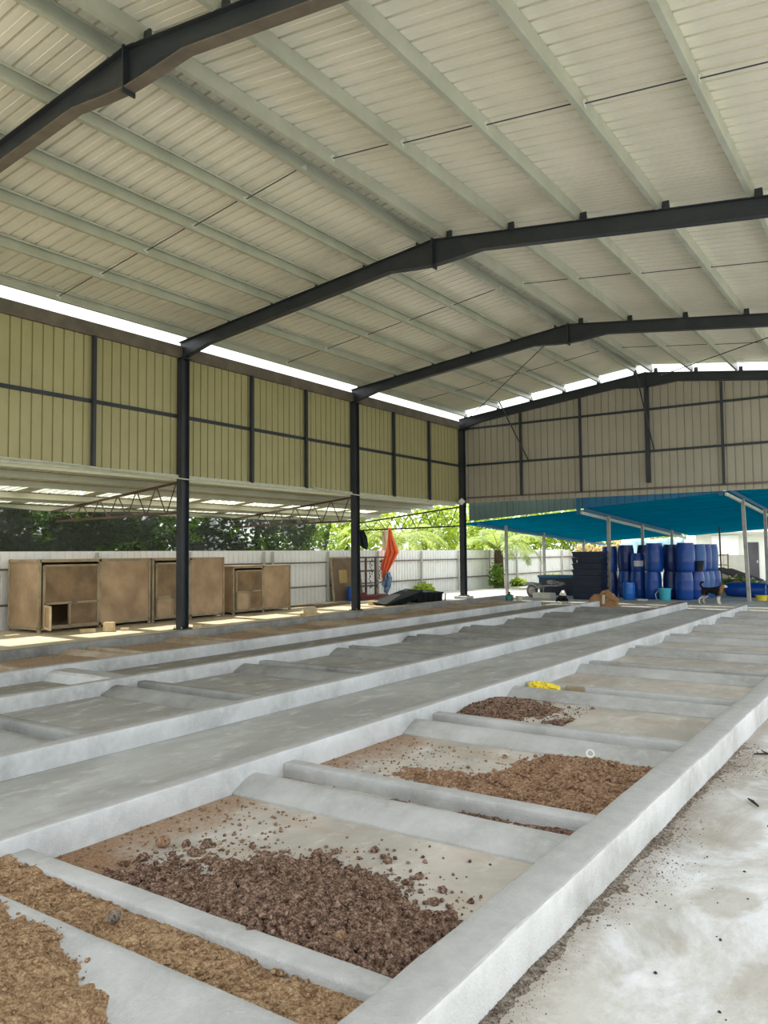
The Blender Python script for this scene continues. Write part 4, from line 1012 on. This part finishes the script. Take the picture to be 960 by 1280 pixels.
# ------------------------------------------------------------------ far right: house and clutter
hs = thing('white_house', 'small white house with dark door behind the drums', 'house', (0, 46.2, 0))
MB().box(-10.6, -1, 0, 3, 0, 2.55).build('wall', M['house'], hs)
MB().box(-7.95, -7.4, -.06, .0, .1, 2.05).build('door', M['door'], hs, bevel=.01)
MB().box(-7.5, -7.44, -.1, -.06, .95, 1.1).build('door_handle', M['grey_metal'], hs)
MB().box(-9.75, -8.4, -.05, 0, 1.35, 2.45).build('window', M['win'], hs)
MB().box(-9.8, -9.75, -.06, 0, 1.3, 2.5).box(-8.4, -8.35, -.06, 0, 1.3, 2.5).build('window_frame', M['house'], hs)
MB().prism([(-.6, 2.5), (3.4, 2.5), (3.4, 3.2), (-.6, 2.62)], lambda u, v, q: (q, u, v), -11, -.6).build('roof', M['annex'], hs)
t = thing('cement_board', 'pale grey cement board standing before the house', 'board', (-8.1, 43.5, 0))
MB().box(-.55, .5, -.03, .03, 0, 1.4).build('panel', M['cement'], t); MB().box(-.6, -.55, -.05, .05, 0, 1.45).build('edge_post', M['grey_wood'], t)
t = thing('timber_bench', 'pale timber shelf frame left of the cement board', 'shelf', (-8.2, 40, 0))
for x in (-.45, .45): MB().box(x-.03, x+.03, -.03, .03, 0, 1.48).build('upright', M['grey_wood'], t)
for z in (.65, .95, 1.42): MB().box(-.45, .45, -.04, .04, z-.03, z+.03).build('shelf_board', M['pale_wood'], t)
MB().box(-.45, .45, .0, .02, .0, .62).build('lower_panel', M['cement'], t)
for i in range(3):
    o = MB().prism(ribs(-.5, .5, .16, .1, .03) + [(.5, -.02), (-.5, -.02)], lambda u, v, q: (q, u, v), -.75, .75).build('roof_sheet', M['tile_stack'], loc=(-7.45+.25*i, 38.2+.5*i, .62-.05*i), rot=(0, R(20), R(-8)))
    tag(o, f'dark brown ribbed sheet leaning in the heap, {["front", "middle", "back"][i]} one', 'sheet', 'brown sheets in the heap')
hp = thing('weed_heap', 'heap of yellowing cut weeds behind the dog', 'weeds', (-6.2, 33, 0))
mb = MB(); leaves(mb, rnd, (0, 0, .2), (.75, .5, .42), 500, .2, .2); mb.build('foliage', M['leaf_dry'], hp)
mb = MB(); leaves(mb, rnd, (.2, -.1, .3), (.6, .4, .38), 250, .2, .3); mb.build('green_leaves', M['leaf_mid'], hp)
rr = random.Random(77)
for i in range(16):
    mb = MB(); r = rr.uniform(.14, .3); mb.clod((0, 0, 0), r, rr)
    x = -5.2+rr.uniform(-.9, 1.6); y = 34.5+rr.uniform(-1, 1.6)
    o = mb.build('rubble_stone', M['rubble' if i % 3 else 'grey_metal'], loc=(x, y, r*.6+(.08 if i > 9 else 0)))
    tag(o, 'pale rubble chunk in the pile behind the lying drum', 'stone', 'rubble chunks in the far pile')
o = MB().box(-.4, .5, -.05, .05, 0, .04).build('white_board', M['white'], loc=(-5.6, 33.9, .3), rot=(0, R(8), R(10))); tag(o, 'white board end poking out of the far rubble', 'board')
# pale cyan tarpaulin strung behind the drums
tp = MB(); rows = []
for j in range(7):
    rows.append([(-12.6+3.0*i/16, 39.5+.15*math.sin(i*.9+j), .6+1.75*j/6-.12*math.sin(math.pi*i/16)*(j/6)+.04*math.sin(i*2.1)) for i in range(17)])
o = tp.strip(rows, closed=False).build('tarpaulin', M['cyan_tarp'], smooth=True); o.modifiers.new('Solid', 'SOLIDIFY').thickness = .01
tag(o, 'pale cyan tarpaulin hung in sunlight behind the drums', 'tarpaulin')

# ------------------------------------------------------------------ dogs
def coat(name, rules):
    t = NT(name); n = t.nd('ShaderNodeSeparateXYZ'); t.ln(t.objc(), n.inputs[0])
    wob = t.math('MULTIPLY', t.math('SUBTRACT', t.noise(14, 4, .6, t.objc()), .5), .09)
    k = S(28, 27, 30)
    for axis, lo, hi, c, up in rules:
        v = t.math('ADD', n.outputs[axis], wob); f = t.step(v, lo, hi)
        if not up: f = t.math('SUBTRACT', 1.0, f)
        k = t.mix(f, k, c)
    t.bump(t.noise(90, 4, .7, t.objc()), .4, .006)
    return t.fin(k, .85, 0, .2)
def dog(lab, loc, rz, joints, edges, mt, ears, eyes, nose, scale=1):
    t = thing('dog', lab, 'dog', loc, rz); t.scale = (scale,)*3
    me = bpy.data.meshes.new('body'); me.from_pydata([j[:3] for j in joints], edges, []); me.update()
    o = bpy.data.objects.new('body', me); col.objects.link(o); o.parent = t; me.materials.append(mt)
    sk = o.modifiers.new('Skin', 'SKIN'); sk.use_smooth_shade = True
    if not me.skin_vertices: me.attributes.new('skin_vertex', 'FLOAT', 'POINT')
    for i, j in enumerate(joints):
        sv = me.skin_vertices[0].data[i]; sv.radius = (j[3], j[3]*(j[4] if len(j) > 4 else 1)); sv.use_root = (i == 0)
    sb = o.modifiers.new('Sub', 'SUBSURF'); sb.levels = 2; sb.render_levels = 2
    for p, d in ears:
        mb = MB(); p = Vector(p); d = Vector(d); s = Vector((0, .028, 0))
        mb.add([p-s, p+s, p+Vector((-.02, 0, -.005)), p+d], [(0, 1, 3), (1, 2, 3), (2, 0, 3), (0, 2, 1)]); mb.build('ear', M['twig'], t)
    for p in eyes: MB().lathe([(0, -.009), (.007, -.006), (.01, 0), (.007, .006), (0, .009)], 10, p).build('eye', M['black_plastic'], t, smooth=True)
    MB().lathe([(0, -.012), (.012, -.006), (.014, 0), (.01, .008), (0, .011)], 10, nose).build('nose', M['black_plastic'], t, smooth=True)
    return t
def skin_ok(me):
    return bool(me.skin_vertices)
J = [(-.2, 0, .43, .085), (0, 0, .425, .095), (.19, 0, .41, .115), (.3, 0, .5, .075), (.37, 0, .57, .072), (.44, 0, .55, .042), (.5, 0, .535, .03),
     (-.3, 0, .5, .035), (-.36, 0, .6, .032), (-.31, 0, .67, .03), (-.22, 0, .66, .022),
     (.22, .075, .3, .05), (.19, .075, .17, .03), (.21, .075, .04, .024), (.26, .075, .02, .022),
     (.24, -.075, .3, .05), (.22, -.075, .17, .03), (.24, -.075, .04, .024), (.29, -.075, .02, .022),
     (-.22, .075, .37, .075), (-.17, .085, .25, .048), (-.31, .085, .15, .028), (-.3, .085, .04, .023), (-.25, .085, .02, .022),
     (-.24, -.075, .37, .075), (-.21, -.085, .25, .048), (-.36, -.085, .15, .028), (-.36, -.085, .04, .023), (-.31, -.085, .02, .022)]
Ed = [(0, 1), (1, 2), (2, 3), (3, 4), (4, 5), (5, 6), (0, 7), (7, 8), (8, 9), (9, 10), (2, 11), (11, 12), (12, 13), (13, 14), (2, 15), (15, 16), (16, 17), (17, 18), (0, 19), (19, 20), (20, 21), (21, 22), (22, 23), (0, 24), (24, 25), (25, 26), (26, 27), (27, 28)]
dog('black dog with white legs and curled tail standing by the drums', (-5.48, 25.7, 0), R(-14), J, Ed,
    coat('black dog coat', [(2, .2, .3, S(222, 214, 200), False), (0, .26, .34, S(150, 112, 80), True), (0, .4, .44, S(226, 220, 208), True)]),
    [((.34, .05, .62), (-.02, .03, .075)), ((.34, -.05, .62), (-.02, -.03, .075))], [(.425, .045, .59), (.425, -.045, .59)], (.53, 0, .545), 1.0)
J2 = [(-.16, 0, .14, .1), (-.04, 0, .22, .1), (.08, 0, .28, .1), (.14, 0, .36, .07), (.2, 0, .38, .068), (.27, 0, .34, .04), (.32, 0, .31, .028),
      (-.27, .03, .06, .03), (-.33, .12, .04, .026), (-.3, .22, .04, .022), (-.22, .28, .04, .016),
      (.11, .08, .2, .045), (.1, .085, .11, .03), (.12, .085, .035, .024), (.17, .085, .02, .022),
      (.11, -.08, .2, .045), (.1, -.085, .11, .03), (.12, -.085, .035, .024), (.17, -.085, .02, .022),
      (-.14, .11, .13, .07), (-.04, .16, .12, .045), (-.12, .17, .05, .03), (-.06, .17, .028, .025), (.0, .17, .02, .022),
      (-.14, -.11, .13, .07), (-.04, -.16, .12, .045), (-.12, -.17, .05, .03), (-.06, -.17, .028, .025), (.0, -.17, .02, .022)]
dog('black and white dog sitting at the far end of middle bed', (-9.6, 24.0, 0), R(-60), J2, Ed,
    coat('black and white dog coat', [(2, .05, .09, S(206, 210, 206), False), (2, .25, .29, S(222, 220, 214), True)]),
    [((.17, .05, .43), (-.01, .03, .06)), ((.17, -.05, .43), (-.01, -.03, .06))], [(.245, .04, .4), (.245, -.04, .4)], (.345, 0, .315), 1.0)

# ------------------------------------------------------------------ light, sky, camera
w = bpy.data.worlds.new('World'); sc.world = w; w.use_nodes = True
bg = w.node_tree.nodes['Background']; bg.inputs[0].default_value = (.93, .97, 1.0, 1); bg.inputs[1].default_value = 1.0
sun = bpy.data.lights.new('sun', 'SUN'); sun.energy = 4.0; sun.angle = R(1.0); sun.color = (1, .95, .84)
so = bpy.data.objects.new('sun', sun); col.objects.link(so)
d = Vector((.53, -.16, -.86)); so.rotation_euler = d.to_track_quat('-Z', 'Y').to_euler()
cam = bpy.data.cameras.new('camera'); co = bpy.data.objects.new('camera', cam); col.objects.link(co)
rr_, uu, ff = Vector((0.82471531, 0.56547965, -0.00879911)), Vector((0.03661213, -0.03785757, 0.99861222)), Vector((-0.56436178, 0.82389293, 0.05192513))
m = Matrix(((rr_.x, uu.x, -ff.x), (rr_.y, uu.y, -ff.y), (rr_.z, uu.z, -ff.z))).to_4x4(); m.translation = (0, 0, 1.65)
co.matrix_world = m
cam.sensor_fit = 'AUTO'; cam.sensor_width = 36; cam.lens = 36*988.387/1280; cam.clip_start = .05; cam.clip_end = 500
sc.camera = co
vs = sc.view_settings; vs.view_transform = 'Standard'; vs.look = 'None'; vs.gamma = 1; vs.use_curve_mapping = False; vs.exposure = 1.15
sc.cycles.diffuse_bounces = 6; sc.cycles.max_bounces = 14; sc.cycles.transparent_max_bounces = 12
